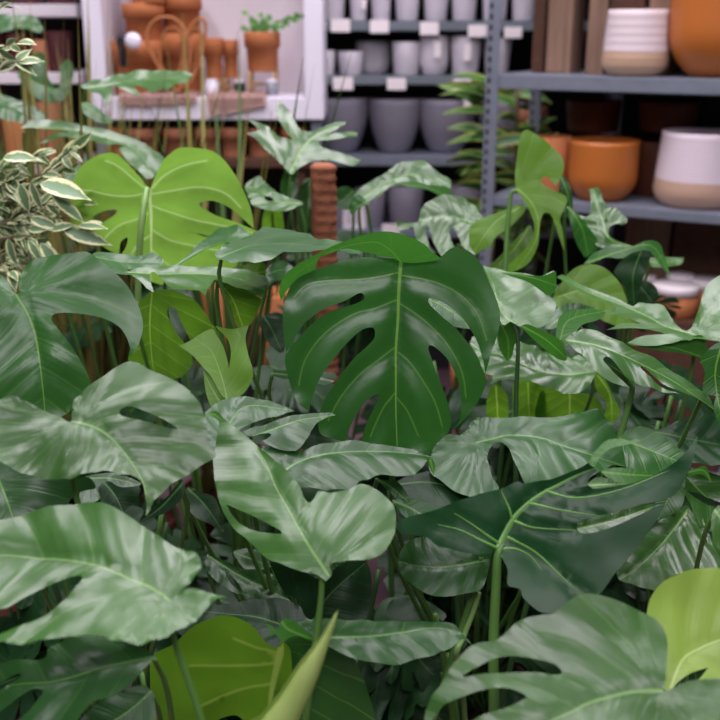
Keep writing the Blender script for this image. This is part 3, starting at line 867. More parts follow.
rpot('planter', 'ochre orange glazed planter with a rounded foot on the lower rack shelf', 571, 640, 136, zlow, 'glazed_orange', 'rounded', 0.62, 0.012)
rpot('planter', 'large cream planter with a sandy unglazed foot on the lower rack shelf', 660, 748, 127, zlow, 'cream_big', 'taper', 0.80, 0.02)
rpot('planter', 'cream ribbed planter with a sandy base on the upper rack shelf', 606, 673, 9, ztop, 'cream_ribbed', 'taper', 0.72, 0.03)
rpot('planter', 'large ochre orange bowl planter on the upper rack shelf', 677, 776, -40, ztop, 'glazed_orange', 'rounded', 0.50, 0.02)
g = 'brown pots at the back of the lower rack shelf'
for x0, x1, yt, lb in ((566, 636, 134, 'dark brown pot behind the ochre orange planter'), (628, 690, 136, 'dark brown pot between the ochre and the cream planters'), (690, 745, 137, 'dark brown pot behind the large cream planter')):
    rpot('planter', lb, x0, x1, yt, zlow, 'brown_pot', 'cylinder', 0.9, 0.22, g)
# second tier standing on the brown pots
for x0, x1, yt, yb, lb in ((567, 622, 98, 134, 'dark brown pot stacked on top of the one behind the ochre planter'), (640, 700, 99, 137, 'dark brown pot stacked above the cream planter')):
    rpot('planter', lb, x0, x1, yt, rp(600, yb, 0.22).z if False else zlow+ (rp((x0+x1)/2, 134, 0.22).z-zlow), 'brown_pot', 'cylinder', 0.9, 0.23, g)
# rustic wooden boards and boxes on the top shelf
for i, (x0, x1, lb, m_) in enumerate(((531, 543, 'narrow dark wooden board standing on the top rack shelf', 'wood_dark'), (545, 571, 'tall weathered wooden box standing on the top rack shelf', 'wood'), (585, 604, 'tall wooden box standing behind the cream ribbed planter', 'wood'), (606, 640, 'dark wooden box behind the cream ribbed planter', 'wood_dark'), (644, 668, 'weathered wooden box between the two large planters on top', 'wood'))):
    a = rp(x0, 68, 0.20); b = rp(x1, 68, 0.20); w = (b-a).length; ua = (a-RP).dot(U_)
    t = thing('wooden_box', a.lerp(b, 0.5)+V_*0.06, lb, 'box', 'wooden boxes on the top rack shelf'); t.location.z = ztop
    link('box_body', box_mesh('box_body', (ua, 0.20, ztop), (ua+w, 0.32, 1.86), R, 0.003), m_, t)
    link('edge_batten', box_mesh('edge_batten', (ua+w*0.8, 0.19, ztop), (ua+w*0.98, 0.20, 1.86), R, 0.001), m_, t)
# under the lower shelf
for x0, x1, lb in ((625, 671, 'brown wooden crate panel under the lower rack shelf, beside the leaf tips'), (673, 745, 'dark brown wooden crate panel under the lower rack shelf, at the photo edge')):
    a = rp(x0, 240, 0.30); b = rp(x1, 240, 0.30); ua = (a-RP).dot(U_); w = (b-a).length
    o = link('wooden_crate', box_mesh('wooden_crate', (ua, 0.30, zbase), (ua+w-0.006, 0.42, zlb-0.02), R, 0.004), 'wood' if x0 < 650 else 'wood_dark'); tag(o, lb, 'crate', 'wooden crates under the rack shelf')
a = rp(628, 240, 0.01); b = rp(745, 240, 0.01); ua = (a-RP).dot(U_)
o = link('wooden_crate', box_mesh('wooden_crate', (ua, 0.01, zbase), (ua+(b-a).length, 0.285, zjar), R, 0.004), 'wood_dark'); tag(o, 'low dark crate carrying the terracotta candle jars on the bottom rack shelf', 'crate')
for x0, x1, yt, gap, lb in ((655, 699, 279, 0.03, 'terracotta candle jar with white lid in front on the bottom rack shelf'), (640, 656, 274, 0.15, 'terracotta candle jar with white lid behind the dark leaf tip'), (690, 726, 275, 0.14, 'terracotta candle jar with white lid at the photo edge'), (668, 694, 271, 0.155, 'terracotta candle jar with white lid behind the front one')):
    n = nV; r = 0.06
    for _ in range(4):
        Pc = rp((x0+x1)/2, yt, gap+r); r = (x1-x0)/2*(Pc-EYE).dot(FWD)/F
    h = max(0.06, rp((x0+x1)/2, yt, gap+2*r).z-zjar)
    t = thing('candle_jar', (Pc.x, Pc.y, zjar), lb, 'candle jar', 'terracotta candle jars')
    o = link('jar', lathe_mesh('jar', [(r*.9, 0), (r, 0.006), (r, h-0.03), (r*.9, h-0.028)], 32), 'terracotta'); o.parent = t
    o = link('lid', lathe_mesh('lid', [(r*.9, h-0.028), (r*1.04, h-0.028), (r*1.04, h-0.004), (r, h), (r*.3, h)], 32), 'tag'); o.parent = t
    n_ = 0

# tall planters standing between the plants and the shelving
for x0, x1, yt, Y, lb in ((254, 302, 286, 2.72, 'tall terracotta planter standing on the floor behind the pale forked leaf'), (196, 236, 280, 2.85, 'slim terracotta planter standing on the floor behind the backlit leaf')):
    a = at_y(x0, yt, Y); b = at_y(x1, yt, Y); r = (b.x-a.x)/2
    pot('planter', lb, ((a.x+b.x)/2, Y+r, 0), r*0.72, r, at_y((x0+x1)/2, yt, Y+2*r).z, 'terracotta', 'cylinder', 'tall terracotta planters')

# ------------------------------------------------------------------ strap-leaved and grassy plants at the back
def strap(bm, P0, d0, L, w, bend, edge=None, seg=9, curl=0.0, sharp=1.0, tw=0.0):
    """one arching blade; edge layer stores 0 at its middle and 1 at its rim"""
    d = Vector(d0).normalized(); side = d.cross(Vector((0, 0, 1)))
    if side.length < 0.05: side = Vector((1, 0, 0))
    side.normalize(); p = Vector(P0); rows = []
    if tw: side = Matrix.Rotation(tw, 3, d) @ side
    for i in range(seg+1):
        u = i/seg; ww = w*(math.sin(min(1, u*2.2+0.12)*PI/2))*(1-u**(2.2*sharp))+0.0004
        nrm = side.cross(d).normalized()
        r = [bm.verts.new(p - side*ww + nrm*ww*0.35), bm.verts.new(p - side*ww*0.5 + nrm*ww*.08), bm.verts.new(p), bm.verts.new(p + side*ww*0.5+nrm*ww*.08), bm.verts.new(p + side*ww + nrm*ww*0.35)]
        if edge is not None:
            for v, e in zip(r, (1, .5, 0, .5, 1)): v[edge] = max(e, u*u*0.6)
        rows.append(r)
        d = (d + Vector((0, 0, -bend/seg))).normalized(); p = p + d*(L/seg)
    for a, b in zip(rows, rows[1:]):
        for k in range(4): bm.faces.new((a[k], a[k+1], b[k+1], b[k]))
def strap_plant(name, label, cat, x, y, z, n, L, w, mat, seed, lean=(0, 0), spread=0.6, bend=0.7, h=0.0, pot_r=0.10, pot_h=0.2, pot_mat='nursery_pot', group=None, levels=1, azim=None):
    rnd = random.Random(seed); t = thing(name, (x, y, z), label, cat, group)
    me = lathe_mesh('pot', pot_profile('rimmed', pot_r*0.8, pot_r, pot_h), 32); o = link('pot', me, pot_mat); o.parent = t
    bm = bmesh.new(); ly = bm.verts.layers.float.new('leaf_edge'); top = Vector((x, y, z+pot_h*0.9))
    if h: link('stem', tube_mesh('stem', [top-Vector((0, 0, 0.04)), top+Vector((lean[0]*h*.5, lean[1]*h*.5, h*.5)), top+Vector((lean[0]*h, lean[1]*h, h))], 0.012, 8, 4), 'bark', t)
    for i in range(n):
        a = rnd.uniform(0, 2*PI) if azim is None else rnd.uniform(*azim); el = rnd.uniform(0.25, 1.0)
        k = 0.2+0.8*(i/n) if h else 0
        base = top + Vector((lean[0]*h*k, lean[1]*h*k, h*k)) + Vector((math.cos(a), math.sin(a), 0))*pot_r*0.25
        d = Vector((math.cos(a)*spread*el, math.sin(a)*spread*el, 1.0-0.55*el*spread))
        strap(bm, base, d, L*rnd.uniform(0.65, 1.1), w*rnd.uniform(0.7, 1.2), bend*rnd.uniform(0.4, 1.3), ly)
    link('foliage', bm_to(bm, 'foliage'), mat, t); return t
# dry grassy tufts behind the variegated fig
for i, (px, Y, ytop, lb) in enumerate(((22, 2.75, 78, 'tuft of dry yellow-green grass blades behind the variegated fig'), (66, 2.65, 70, 'tuft of dry upright blades in front of the maroon pots'), (96, 2.9, 96, 'tuft of dry blades below the white cabinet corner'), (196, 2.8, 78, 'tuft of upright striped blades in front of the pink linen'), (230, 2.75, 104, 'tuft of blades behind the large backlit leaf'))):
    P = at_y(px, 200, Y); top = at_y(px, ytop, Y).z
    ph = 0.16; L = (top-ph)/0.86
    strap_plant('grass_plant', lb, 'grass plant', P.x, P.y, 0, 60 if i < 3 else 24, L*0.95, 0.0075 if i < 3 else 0.012, 'blade' if i != 4 else 'blade_green', 30+i, spread=0.28, bend=0.25, pot_r=0.085, pot_h=ph, group='tufts of grass by the cabinet')
# yellow-edged strap plants around the steel upright
P = at_y(520, 150, 3.05)
zz = 0.62
def table(name, label, x0, x1, y0, y1, z, mat='wood_dark'):
    t = thing(name, ((x0+x1)/2, (y0+y1)/2, 0), label, 'table')
    link('table_top', box_mesh('table_top', (x0, y0, z-0.03), (x1, y1, z), bevel=0.003), mat, t)
    for xx in (x0+0.02, x1-0.06):
        for yy in (y0+0.02, y1-0.06): link('leg', box_mesh('leg', (xx, yy, 0), (xx+0.04, yy+0.04, z-0.03)), mat, t)
def rosette(name, label, px, py, Y, n, L, w, seed, pot_px_w, zt, pm='terracotta', bend=0.8, spread=1.0, group=None, h=0.12, ph=0.14):
    C = at_y(px, py, Y); r = pot_px_w/2*Y/F
    strap_plant(name, label, 'plant', C.x, C.y, zt, n, L, w, 'yedge', seed, spread=spread, bend=bend, h=h, pot_r=r, pot_h=ph, pot_mat=pm, group=group)
GE = 'yellow-edged foliage plants by the steel upright'
for (px, Y, zt, zb, L, n, seed, lb) in ((498, 3.56, 62, 190, 0.19, 34, 3, 'bushy plant with yellow-edged green leaves left of the steel upright'), (530, 3.74, 66, 190, 0.19, 50, 8, 'bushy plant with yellow-edged green leaves between the uprights')):
    C = at_y(px, 150, Y); hi = at_y(px, zt, Y).z
    ph = 0.3; h = hi-ph*0.9-0.10
    t = thing('dracaena', (C.x, C.y, 0), lb, 'plant', GE)
    o = link('pot', lathe_mesh('pot', pot_profile('rimmed', 0.11, 0.14, ph), 32), 'terracotta'); o.parent = t
    rnd = random.Random(seed); bm = bmesh.new(); ly = bm.verts.layers.float.new('leaf_edge'); bs = bmesh.new()
    for b in range(3):
        lx, lyy = rnd.uniform(-.10, .10), rnd.uniform(-.05, .03); hh = h*(1-0.16*b)
        P = [Vector((C.x, C.y, ph*0.85)), Vector((C.x+lx*.6, C.y+lyy, ph+hh*.5)), Vector((C.x+lx, C.y+lyy, ph+hh))]
        add_tube(bs, smooth_path(P, 6), 0.008, 7)
        for i in range(n//2):
            k = rnd.uniform(0.55, 1.0); q = P[1].lerp(P[2], (k-.5)*2); a = rnd.uniform(0, 2*PI); e = rnd.uniform(0.1, 0.75)
            strap(bm, q, Vector((math.cos(a), math.sin(a), e)), L*rnd.uniform(.6, 1.05), 0.022*rnd.uniform(.8, 1.3), rnd.uniform(.3, .9), ly, tw=rnd.choice((-1, 1))*rnd.uniform(.5, 1.1))
    if seed == 3:
        for (bx, by, tx, ty) in ((494, 98, 438, 82), (494, 84, 452, 74), (494, 112, 442, 112), (494, 136, 446, 143), (494, 160, 456, 152), (494, 165, 460, 176), (494, 190, 466, 182), (492, 215, 462, 205), (492, 225, 470, 235)):
            a_ = at_y(bx, by, Y); b_ = at_y(tx, ty, Y-0.06); strap(bm, a_, (b_-a_)+Vector((0, 0, 0.03)), (b_-a_).length*1.02, 0.019, 0.35, ly, tw=-0.75)
    link('foliage', bm_to(bm, 'foliage'), 'yedge', t); link('stem', bm_to(bs, 'stem'), 'bark', t)
rpot('planter', 'terracotta planter on the lower rack shelf nearest the perforated upright', 532, 573, 134, zlow, 'terracotta', 'cylinder', 0.86, 0.06)
t = pot_px('planter', 'pinkish terracotta pot seen through the gap beside the steel upright', 500, 548, 103, zs[3]-0.02+0.0, (0, MY-0.0, 0), YN, 'terra_pink', 'rimmed', 0.85, 0.03)

# ------------------------------------------------------------------ variegated fig
VY = 1.95
C = at_y(-75, 300, VY)
fig = thing('variegated_fig', (C.x, C.y, 0), 'small-leaved fig with cream-edged variegated leaves spilling in from the photo edge', 'potted plant')
o = link('pot', lathe_mesh('pot', pot_profile('rimmed', 0.11, 0.14, 0.26), 36), 'nursery_pot'); o.parent = fig
rnd = random.Random(11); bm = bmesh.new(); ly = bm.verts.layers.float.new('leaf_edge'); bs = bmesh.new()
def fig_leaf(P, d, L, roll):
    d = Vector(d).normalized(); n = Vector((rnd.uniform(-.3, .3), -0.75, rnd.uniform(.3, 1.0))); n = (n-d*n.dot(d)).normalized(); n = Matrix.Rotation(roll, 3, d) @ n
    s = n.cross(d); W = L*rnd.uniform(.15, .24); rows = []
    for i in range(9):
        u = i/8; w = W*max(0.02, math.sin(min(1, u*1.02)**0.8*PI))**0.85; w = w if u < .85 else w*0.6
        c = P + d*(L*u) - n*(L*0.22*u*u) 
        r = [bm.verts.new(c+s*w*k+n*abs(k)*w*0.25) for k in (-1, -.6, 0, .6, 1)]
        for v, e in zip(r, (1, .45, 0, .45, 1)): v[ly] = max(e, 1.0 if u > .9 else 0)
        rows.append(r)
    for a, b in zip(rows, rows[1:]):
        for k in range(4): bm.faces.new((a[k], a[k+1], b[k+1], b[k]))
trunk = [Vector((C.x, C.y, 0.2)), Vector((C.x-0.01, C.y, 0.8)), Vector((C.x+0.01, C.y, 1.35))]
link('stem', tube_mesh('stem', trunk, (0.013, 0.007), 8, 6), 'bark', fig)
brs = ['-50,250 -10,215 25,196 62,170', '-50,250 -5,205 30,185 72,148', '-55,240 -10,180 12,165 40,155', '-50,260 0,235 40,225 76,232', '-50,260 0,240 30,240 60,262', '-50,262 -10,255 20,262 25,275',
       '-50,280 -10,270 5,262 10,272', '-60,150 -20,90 5,66 20,62', '-60,120 -20,60 0,48 22,42', '-60,90 -25,25 0,8 12,8', '-50,250 0,225 40,205 80,200', '-50,250 -5,228 20,222 45,250', '-50,250 -20,200 -5,190 10,180', '-60,260 -20,240 0,235 14,245', '-50,240 -5,215 30,215 88,222']
for bi, b in enumerate(brs):
    dy = rnd.uniform(-.16, .12)
    P = [at_y(x, y, VY+dy*(i/3)) for i, (x, y, _) in enumerate(parse(b))]
    sp = smooth_path(P, 7); add_tube(bs, sp, [0.0035*(1-0.75*i/len(sp)) for i in range(len(sp))], 6)
    for i in range(7, len(sp)):
        dd = (sp[i]-sp[i-1]).normalized()
        for sg in ((-1, 1) if 7 <= bi <= 9 and i < 16 else (-1, 1, 0)):
            if rnd.random() < (0.80 if 7 <= bi <= 9 else 0.34): continue
            d = dd*0.7 + Vector((rnd.uniform(-.2, .6), rnd.uniform(-.6, .4), sg*0.55-0.25+rnd.uniform(-.3, .3)))
            fig_leaf(sp[i], d, rnd.uniform(.027, .048), rnd.uniform(-1.1, 1.1))
for (x, y, dx, dy, L, r) in ((20, 184, .2, -.9, 50, 0), (31, 182, .25, -1, 52, .2), (40, 184, 1, -.15, 96, 0), (52, 196, 1, -.7, 74, 0), (78, 226, 1, .08, 50, 0), (62, 228, 1, -.3, 96, 0), (40, 243, .7, -.9, 70, 0), (8, 238, .15, -1, 50, 0), (52, 230, .8, .3, 40, 0), (28, 240, .5, -.8, 46, 0), (30, 218, .9, -.25, 50, 0), (3, 158, 1, .12, 62, 0)):
    fig_leaf(at_y(x, y, VY-0.14), Vector((dx, -0.15, dy)), L*.00085*1.0+0.012, r)
link('foliage', bm_to(bm, 'foliage'), 'varieg', fig); link('branches', bm_to(bs, 'branches'), 'bark', fig)

# ------------------------------------------------------------------ the monstera plants
G_ = 'potted swiss cheese plants'
def MP(key, x, y, label, **k): return monstera(key, x, y, label, group=G_, **k)
A = MP('A', -0.26, 1.16, 'swiss cheese plant with a broad arrow-shaped leaf pointing out of frame, bottom left')
B = MP('B', -0.42, 1.42, 'swiss cheese plant with a shiny heart-shaped leaf, its tip pointing down, over the bottom-left one')
Cc = MP('C', -0.60, 1.62, 'swiss cheese plant with one big drooping leaf just below the variegated fig')
D = MP('D', -0.05, 1.42, 'swiss cheese plant with a pointed spade-shaped leaf in front of the large upright centre leaf')
E = MP('E', -0.08, 1.10, 'swiss cheese plant with a pale furled new leaf and a thin yellow-green leaf, bottom centre')
H0 = MP('H0', 0.07, 1.74, 'swiss cheese plant with the large upright deep green split leaf at the centre')
Gg = MP('G', 0.19, 1.40, 'swiss cheese plant with a dark bright-veined leaf ending in an upturned point')
H = MP('H', 0.36, 1.06, 'swiss cheese plant with a wide fingered leaf and a lime leaf, bottom right')
I = MP('I', 0.24, 1.72, 'swiss cheese plant whose wide dark leaf shows an oval gap, right below the centre leaf')
J = MP('J', 0.50, 1.78, 'swiss cheese plant with long split fingers drooping over the dark gap near the right edge')
K = MP('K', 0.55, 1.46, 'swiss cheese plant with lilac-sheened ribbed leaves behind the lime leaf')
Lp = MP('L', -0.34, 2.02, 'swiss cheese plant with a large heart-shaped backlit leaf seen from beneath')
L2 = MP('L2', -0.24, 1.78, 'swiss cheese plant with a small pale forked leaf below the backlit heart leaf')
Mm = MP('M', 0.28, 2.02, 'swiss cheese plant with a folded pale leaf touching the right flank of the centre leaf')
Nn = MP('N', 0.36, 2.30, 'swiss cheese plant with a curled bright green leaf in front of the orange planter')
O = MP('O', 0.62, 2.30, 'swiss cheese plant with silvery twisted leaves below the rack shelf')
Q = MP('Q', -0.08, 2.42, 'swiss cheese plant climbing a coir pole behind the centre leaf')
Rr = MP('R', 0.17, 2.50, 'swiss cheese plant with a many-fingered leaf before the dark grey bowls')
Ss = MP('S', -0.62, 2.50, 'swiss cheese plant with long blurred split leaves in front of the white cabinet')
T = MP('T', -0.92, 2.75, 'swiss cheese plant with glossy dark leaves beside the maroon pots')
UPN = (0, -0.45, 0.9)

# --- plant A, bottom left
leaf(A, '-80,566! -50,540 0,523 50,510 95,504 125,514 145,527 165,542 185,551 197,556 201,567 193,582 177,592! 200,591 228,600! 213,604 195,620 175,634 145,645 120,643 100,637 70,639 30,645 0,645 -30,642! 0,635 25,628 45,619 65,604 78,590 83,582 80,577 68,579 50,587 25,600 0,612 -45,612',
     '166,596 150,585 130,577 100,565 70,559 40,556 0,552 -60,560', 1.02, (0.02, -0.42, 0.9), 'pale', st='172,634 180,657 192,690 203,726', stalk='stalk', srad=0.0035, quilt=0.014, wave=0.04, droop=-0.10)
leaf(A, '155,655! 142,648 127,644 115,640 92,637 70,640 58,643 50,650 45,659 25,661 0,664 -35,670! -35,690 0,683 12,677 21,675 20,678 8,684 0,690 -30,702! -30,722 0,714 10,707 22,697 32,690 40,689 43,693 37,702 30,712 22,719 12,732! 40,742 70,730 85,712 95,702 117,695 135,682 147,667 153,658',
     '153,656 125,661 100,667 75,675 50,681 25,683 -25,690', 1.10, (0.0, -0.5, 0.86), 'mid', quilt=0.014)
leaf(A, '154,692! 140,685 118,694 100,702 86,714 70,735 60,755 152,765 156,720', '150,692 130,710 100,730 80,752', 1.20, (0.1, -0.5, 0.86), 'mid')
leaf(A, '60,724 61,712 66,706 80,704 96,701! 88,708 80,716 76,730 66,740', '95,702 80,706 66,722', 1.09, (0.5, -0.8, 0.2), 'fresh', stalk='stalk', st='none', name='curled_lobe', wave=0.0, quilt=0)
# --- plant B
leaf(B, '-9,412 -7,402 10,396 25,401 45,411 60,416 68,421! 71,420! 72,410 76,399 90,387 105,375 125,364 137,364 150,371 170,378 185,387 194,397 201,407 207,425 208,440 216,454 210,461 195,471 180,480 165,491 155,500 149,509 145,514! 146,502 142,482 132,476 117,474 100,472 82,476 70,479 45,479 25,475 10,468 0,462 -9,445',
     '77,421 95,426 110,436 125,453 137,470 144,485 146,506', 1.16, (0.0, -0.5, 0.87), 'pale', holes=['120,411 130,407 145,411 160,418 178,430! 172,430 155,425 135,420 122,416'], st='72,476 75,490 79,508', quilt=0.02, wave=0.05, cup=0.05)
leaf(B, '-60,462 -30,458 0,461 30,471 70,479 88,477 96,488 84,491 72,498 67,506 60,520 20,534 -30,545 -65,520', '-2,478 7,500 14,522 18,540', 1.25, (0, -0.6, 0.8), 'mid', quilt=0.012)
leaf(B, '95,490 105,479 120,480 137,484 140,492 133,503 122,512 110,512 102,502', '104,482 115,495 122,510', 1.36, (-.2, -0.5, 0.86), 'deep')
leaf(B, '86,476! 105,473 120,474 141,483 137,486 120,487 108,481 98,488 100,498 92,503 80,503 80,492', '90,478 112,478 138,484', 1.30, (.1, -0.4, 0.9), 'mid', quilt=0.02)
leaf(B, '138,524! 144,513 152,508 166,498 176,486 182,480 184,494 176,505 165,513 152,518', '182,484 160,508 140,522', 1.28, (.3, -0.7, 0.5), 'deep')
# --- plant C
leaf(Cc, '-62,330 -50,290 -25,274 0,274 6,280 12,290! 17,294! 19,291! 19,280 24,270 32,261 50,256 70,254 87,252 100,261 117,275 130,290 140,310 143,327 139,345 133,354 128,358! 130,347 122,330 107,320 85,315 62,313 53,315 52,321 60,331 72,347 80,360 91,384 85,398 60,418 30,428 -10,410 -50,375',
     '17,296 27,312 34,330 38,350 41,375 44,405 44,424', 1.30, (0.1, -0.82, 0.56), 'rich', quilt=0.012, cup=-0.05, droop=-0.15, res=28)
# --- plant D
leaf(D, '221,413! 224,420 242,432 262,450 280,465 292,477 300,487 304,498 309,503 314,499 319,491 332,494 350,489 360,484 372,488 385,496 394,507 396,520 394,535 385,552 372,559 360,561 342,562 330,565 332,573 326,581! 316,575 297,571 280,564 267,559 247,540 235,530 225,515 219,500 215,480 214,460 216,445 219,430',
     '326,571 312,550 300,530 288,508 275,485 267,465 258,450', 1.12, (-0.1, -0.62, 0.78), 'pale', holes=['227,505! 240,511 262,521 280,531 283,535! 275,535 257,532 242,525 232,515'], st='322,578 321,600 318,624', srad=0.0036, quilt=0.010, cup=-0.12, res=30)
leaf(D, '204,416! 213,411 219,413 222,422! 217,419 212,417', '205,415 214,414 221,420', 1.13, (0, -0.9, 0.4), 'curl', st='none', name='curled_tip', wave=0, quilt=0)
leaf(D, '262,448 280,450 297,452 320,446 343,442 365,443 390,447 410,450 425,455 432,457! 427,464 420,472 413,478 392,476 377,477 362,482 350,489 325,491 300,487 280,480 266,466', '283,470 300,460 320,454 345,451 375,450 400,452 430,457', 1.27, (0, -0.32, 0.95), 'mid', quilt=0.012, cup=-0.25)
leaf(D, '428,461! 432,458 435,466 434,475! 430,468', '430,459 432,466 434,474', 1.25, (-.4, -0.9, 0.3), 'curl', st='none', name='curled_tip', wave=0, quilt=0)
leaf(D, '205,414! 217,404 230,399 245,397 265,401 280,407 295,414! 280,417 260,420 247,425 238,431 226,450 212,448 206,432', '224,440 232,418 250,405 292,413', 1.33, (0, -0.5, .86), 'mid', cup=-0.2)
leaf(D, '242,432! 255,427 265,425 287,417 310,414 330,413 336,415! 322,420 314,427 309,436 302,446 296,450 285,451 272,447 260,443! 268,438 271,434 262,433 250,436', '250,437 275,428 300,420 334,415', 1.30, (0, -0.42, .9), 'mid', cup=-0.2)
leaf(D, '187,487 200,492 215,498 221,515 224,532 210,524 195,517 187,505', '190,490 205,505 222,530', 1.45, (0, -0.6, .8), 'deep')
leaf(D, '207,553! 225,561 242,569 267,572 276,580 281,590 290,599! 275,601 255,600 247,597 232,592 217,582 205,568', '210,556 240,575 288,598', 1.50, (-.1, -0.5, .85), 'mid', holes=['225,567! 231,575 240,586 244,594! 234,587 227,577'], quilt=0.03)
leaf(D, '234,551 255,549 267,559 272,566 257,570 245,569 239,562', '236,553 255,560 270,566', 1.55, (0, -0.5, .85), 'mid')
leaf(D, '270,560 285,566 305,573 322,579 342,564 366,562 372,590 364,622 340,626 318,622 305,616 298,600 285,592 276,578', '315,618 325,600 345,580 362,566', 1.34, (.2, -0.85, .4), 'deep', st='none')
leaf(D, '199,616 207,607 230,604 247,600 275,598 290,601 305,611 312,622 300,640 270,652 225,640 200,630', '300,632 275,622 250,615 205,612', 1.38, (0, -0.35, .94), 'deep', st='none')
# --- plant E, bottom centre
leaf(E, '281,641! 276,648 265,640 255,627 240,618 225,615 210,618 192,627 176,642 160,650 152,657 151,680 151,720 158,760 200,775 210,745 216,722 225,716 238,715 246,725 252,745 270,775 300,765 294,700 291,650',
     '281,650 276,670 272,690 270,705 269,735 270,765', 1.20, (-0.30, -0.9, 0.10), 'thin', under=1.0, st='none', w=0.006, quilt=0.008, cup=0.0, wave=0.02,
  veins=['280,654 268,650 255,647 230,637', '276,663 255,665 225,666 185,665', '272,684 250,687 225,695 195,708', '270,712 250,722 230,740'])
leaf(E, '283,640! 300,630 330,634 350,652 362,675 369,695 376,725 372,770 300,775 272,770 270,720 276,680', '280,645 274,690 270,760', 1.21, (0.35, -0.9, 0.15), 'hero', st='none', w=0.003, quilt=0.006, wave=0.02)  # shaded half of the same leaf, its shade given by a darker green
leaf(E, '297,622! 310,620 330,620 360,621 392,622 430,622 447,623 458,628 465,636 472,645! 463,640 455,646 435,655 410,662 392,666 375,664 355,659 342,655 327,647 312,637 303,630', '318,636 345,636 375,635 405,631 435,627 460,632', 1.17, (0, -0.42, .9), 'mid', quilt=0.014, cup=-0.1)
leaf(E, '264,622! 272,626 277,630 283,619 293,620 303,628 313,637 319,642 308,640 298,636 289,638 283,642 275,634 270,637! 269,629', '282,622 290,630 316,640', 1.15, (0, -0.9, 0.35), 'curl', st='none', name='curled_lobe', wave=0, quilt=0)
# furled new leaf: a rolled cone standing up
def furled(plant, ax, radii, D, mat, turns=1.35):
    P = [at_depth(x, y, D) for x, y, _ in parse(ax)]
    sp = smooth_path(P, 6); n = len(sp); R_ = []
    rr = [r*D/F for r in radii]
    for i in range(n):
        k = i/(n-1)*(len(rr)-1); a = int(min(k, len(rr)-2)); R_.append(rr[a]+(rr[a+1]-rr[a])*(k-a))
    bm = bmesh.new(); rows = []; m = 30
    for i, p in enumerate(sp):
        t = (sp[min(i+1, n-1)]-sp[max(i-1, 0)]).normalized(); x = t.cross(Vector((0, 1, 0))).normalized(); y = t.cross(x); row = []
        for k in range(m+1):
            a = 2*PI*turns*k/m + 2.6 + i*0.03; q = R_[i]*(1-0.22*k/m*1.0)
            row.append(bm.verts.new(p+(x*math.cos(a)+y*math.sin(a))*q))
        rows.append(row)
    for a, b in zip(rows, rows[1:]):
        for k in range(m): bm.faces.new((a[k], a[k+1], b[k+1], b[k]))
    bmesh.ops.solidify(bm, geom=list(bm.faces), thickness=0.0006)
    return link('furled_leaf', bm_to(bm, 'furled_leaf'), mat, plant)
M['furl'] = simple('pale_new_leaf', (0.58, 0.70, 0.26), 0.42, 0.5, col2=(0.40, 0.58, 0.14), noise_scale=18)
f = furled(E, '338,610 325,640 308,672 292,702 272,735 262,765', (0.5, 5.5, 13, 16, 21, 15), 1.02, 'furl')
f['label'] = 'pale tightly rolled new leaf'
link('leaf_stalk', tube_mesh('leaf_stalk', [at_depth(264, 755, 1.02), Vector((-0.085, 1.03, 0.5)), Vector(E['pot_centre'])], (0.006, 0.006), 8, 5), 'stalk_pale', f)
# --- hero plant
h_ = leaf(H0, '399,259! 415,262 433,260 440,257 452,248 462,249 472,254 479,262 485,275 492,290 498,307 499,322 496,338 490,355 485,373! 482,359 477,342 467,325 458,314 447,305 437,300 429,298 429,304 442,317 455,328 465,340 475,353 481,367 486,380 484,388 477,402 467,416 459,424 452,430! 459,420 461,405 460,387 454,372 447,359 437,349 430,345 428,349 431,358 436,373 444,393 450,413 450,428 442,440 433,449 427,454! 417,450 397,447 375,445 361,442! 364,430 368,420 374,407 379,396 376,394 366,401 357,413 349,429 345,442! 332,438 321,434 318,422 322,405 335,383 353,359 365,348 374,338 373,328 362,330 345,345 324,372 314,392 309,411! 297,401 289,380 285,359 290,347 300,337 313,323 330,312 352,305 364,299 360,293 345,301 324,309 305,323 295,338 287,354! 284,338 283,313 288,292 296,280 304,275 324,267 357,258',
     '401,262 399,290 398,320 396,350 396,380 396,410 397,438', 1.43, (0.04, -0.96, 0.30), 'hero', st='none', quilt=0.014, droop=-0.06, cup=-0.06, wave=0.02, res=34, w=0.0034,
  veins=['399,272 380,276 357,279 330,280 307,284 293,298', '398,299 375,308 353,314 325,333 305,360 298,390', '395,347 378,360 360,374 340,398 326,425', '396,392 385,405 375,425 370,438', '402,275 420,278 441,284 462,296 478,315 488,345',
         '401,304 415,313 430,325 448,345 462,372 466,400', '398,352 408,360 420,376 435,402 443,430', '397,398 408,412 420,440'])
h_['label'] = 'large upright deep green split leaf'
fl = leaf(H0, '401,262! 392,258 380,256 360,251 345,249 332,253 320,257 316,266 313,278! 306,283 300,277 292,284 286,292 281,301! 279,290 285,275 297,265 315,255 335,245 360,236 377,232 392,232 410,237 424,244 432,252 440,258 432,261 415,263', '400,261 390,250 372,242 330,252 290,278', 1.42, (-0.02, -0.97, -0.22), 'curl', st='none', name='curled_lobe', quilt=0.0, wave=0.01, droop=0, cup=0.0, w=0.0005)
fl['label'] = 'bright green lobe curling over the top'
link('leaf_stalk', tube_mesh('leaf_stalk', [at_depth(401, 262, 1.44), at_depth(402, 258, 1.49), at_depth(400, 300, 1.56), Vector((0.06, 1.72, 0.6)), Vector(H0['pot_centre'])], (0.004, 0.006), 8, 6), 'stalk', h_)
leaf(H0, '215,256! 222,250 230,246 250,239 267,231 282,230 295,233 315,240 332,245 348,250 361,258! 350,262 335,258 318,255 300,253 287,253 275,259 262,264 247,267 232,266 220,261', '222,257 250,247 285,241 320,247 358,258', 1.50, (0, -0.16, .98), 'mid', cup=-0.2, quilt=0.008, droop=-0.05)
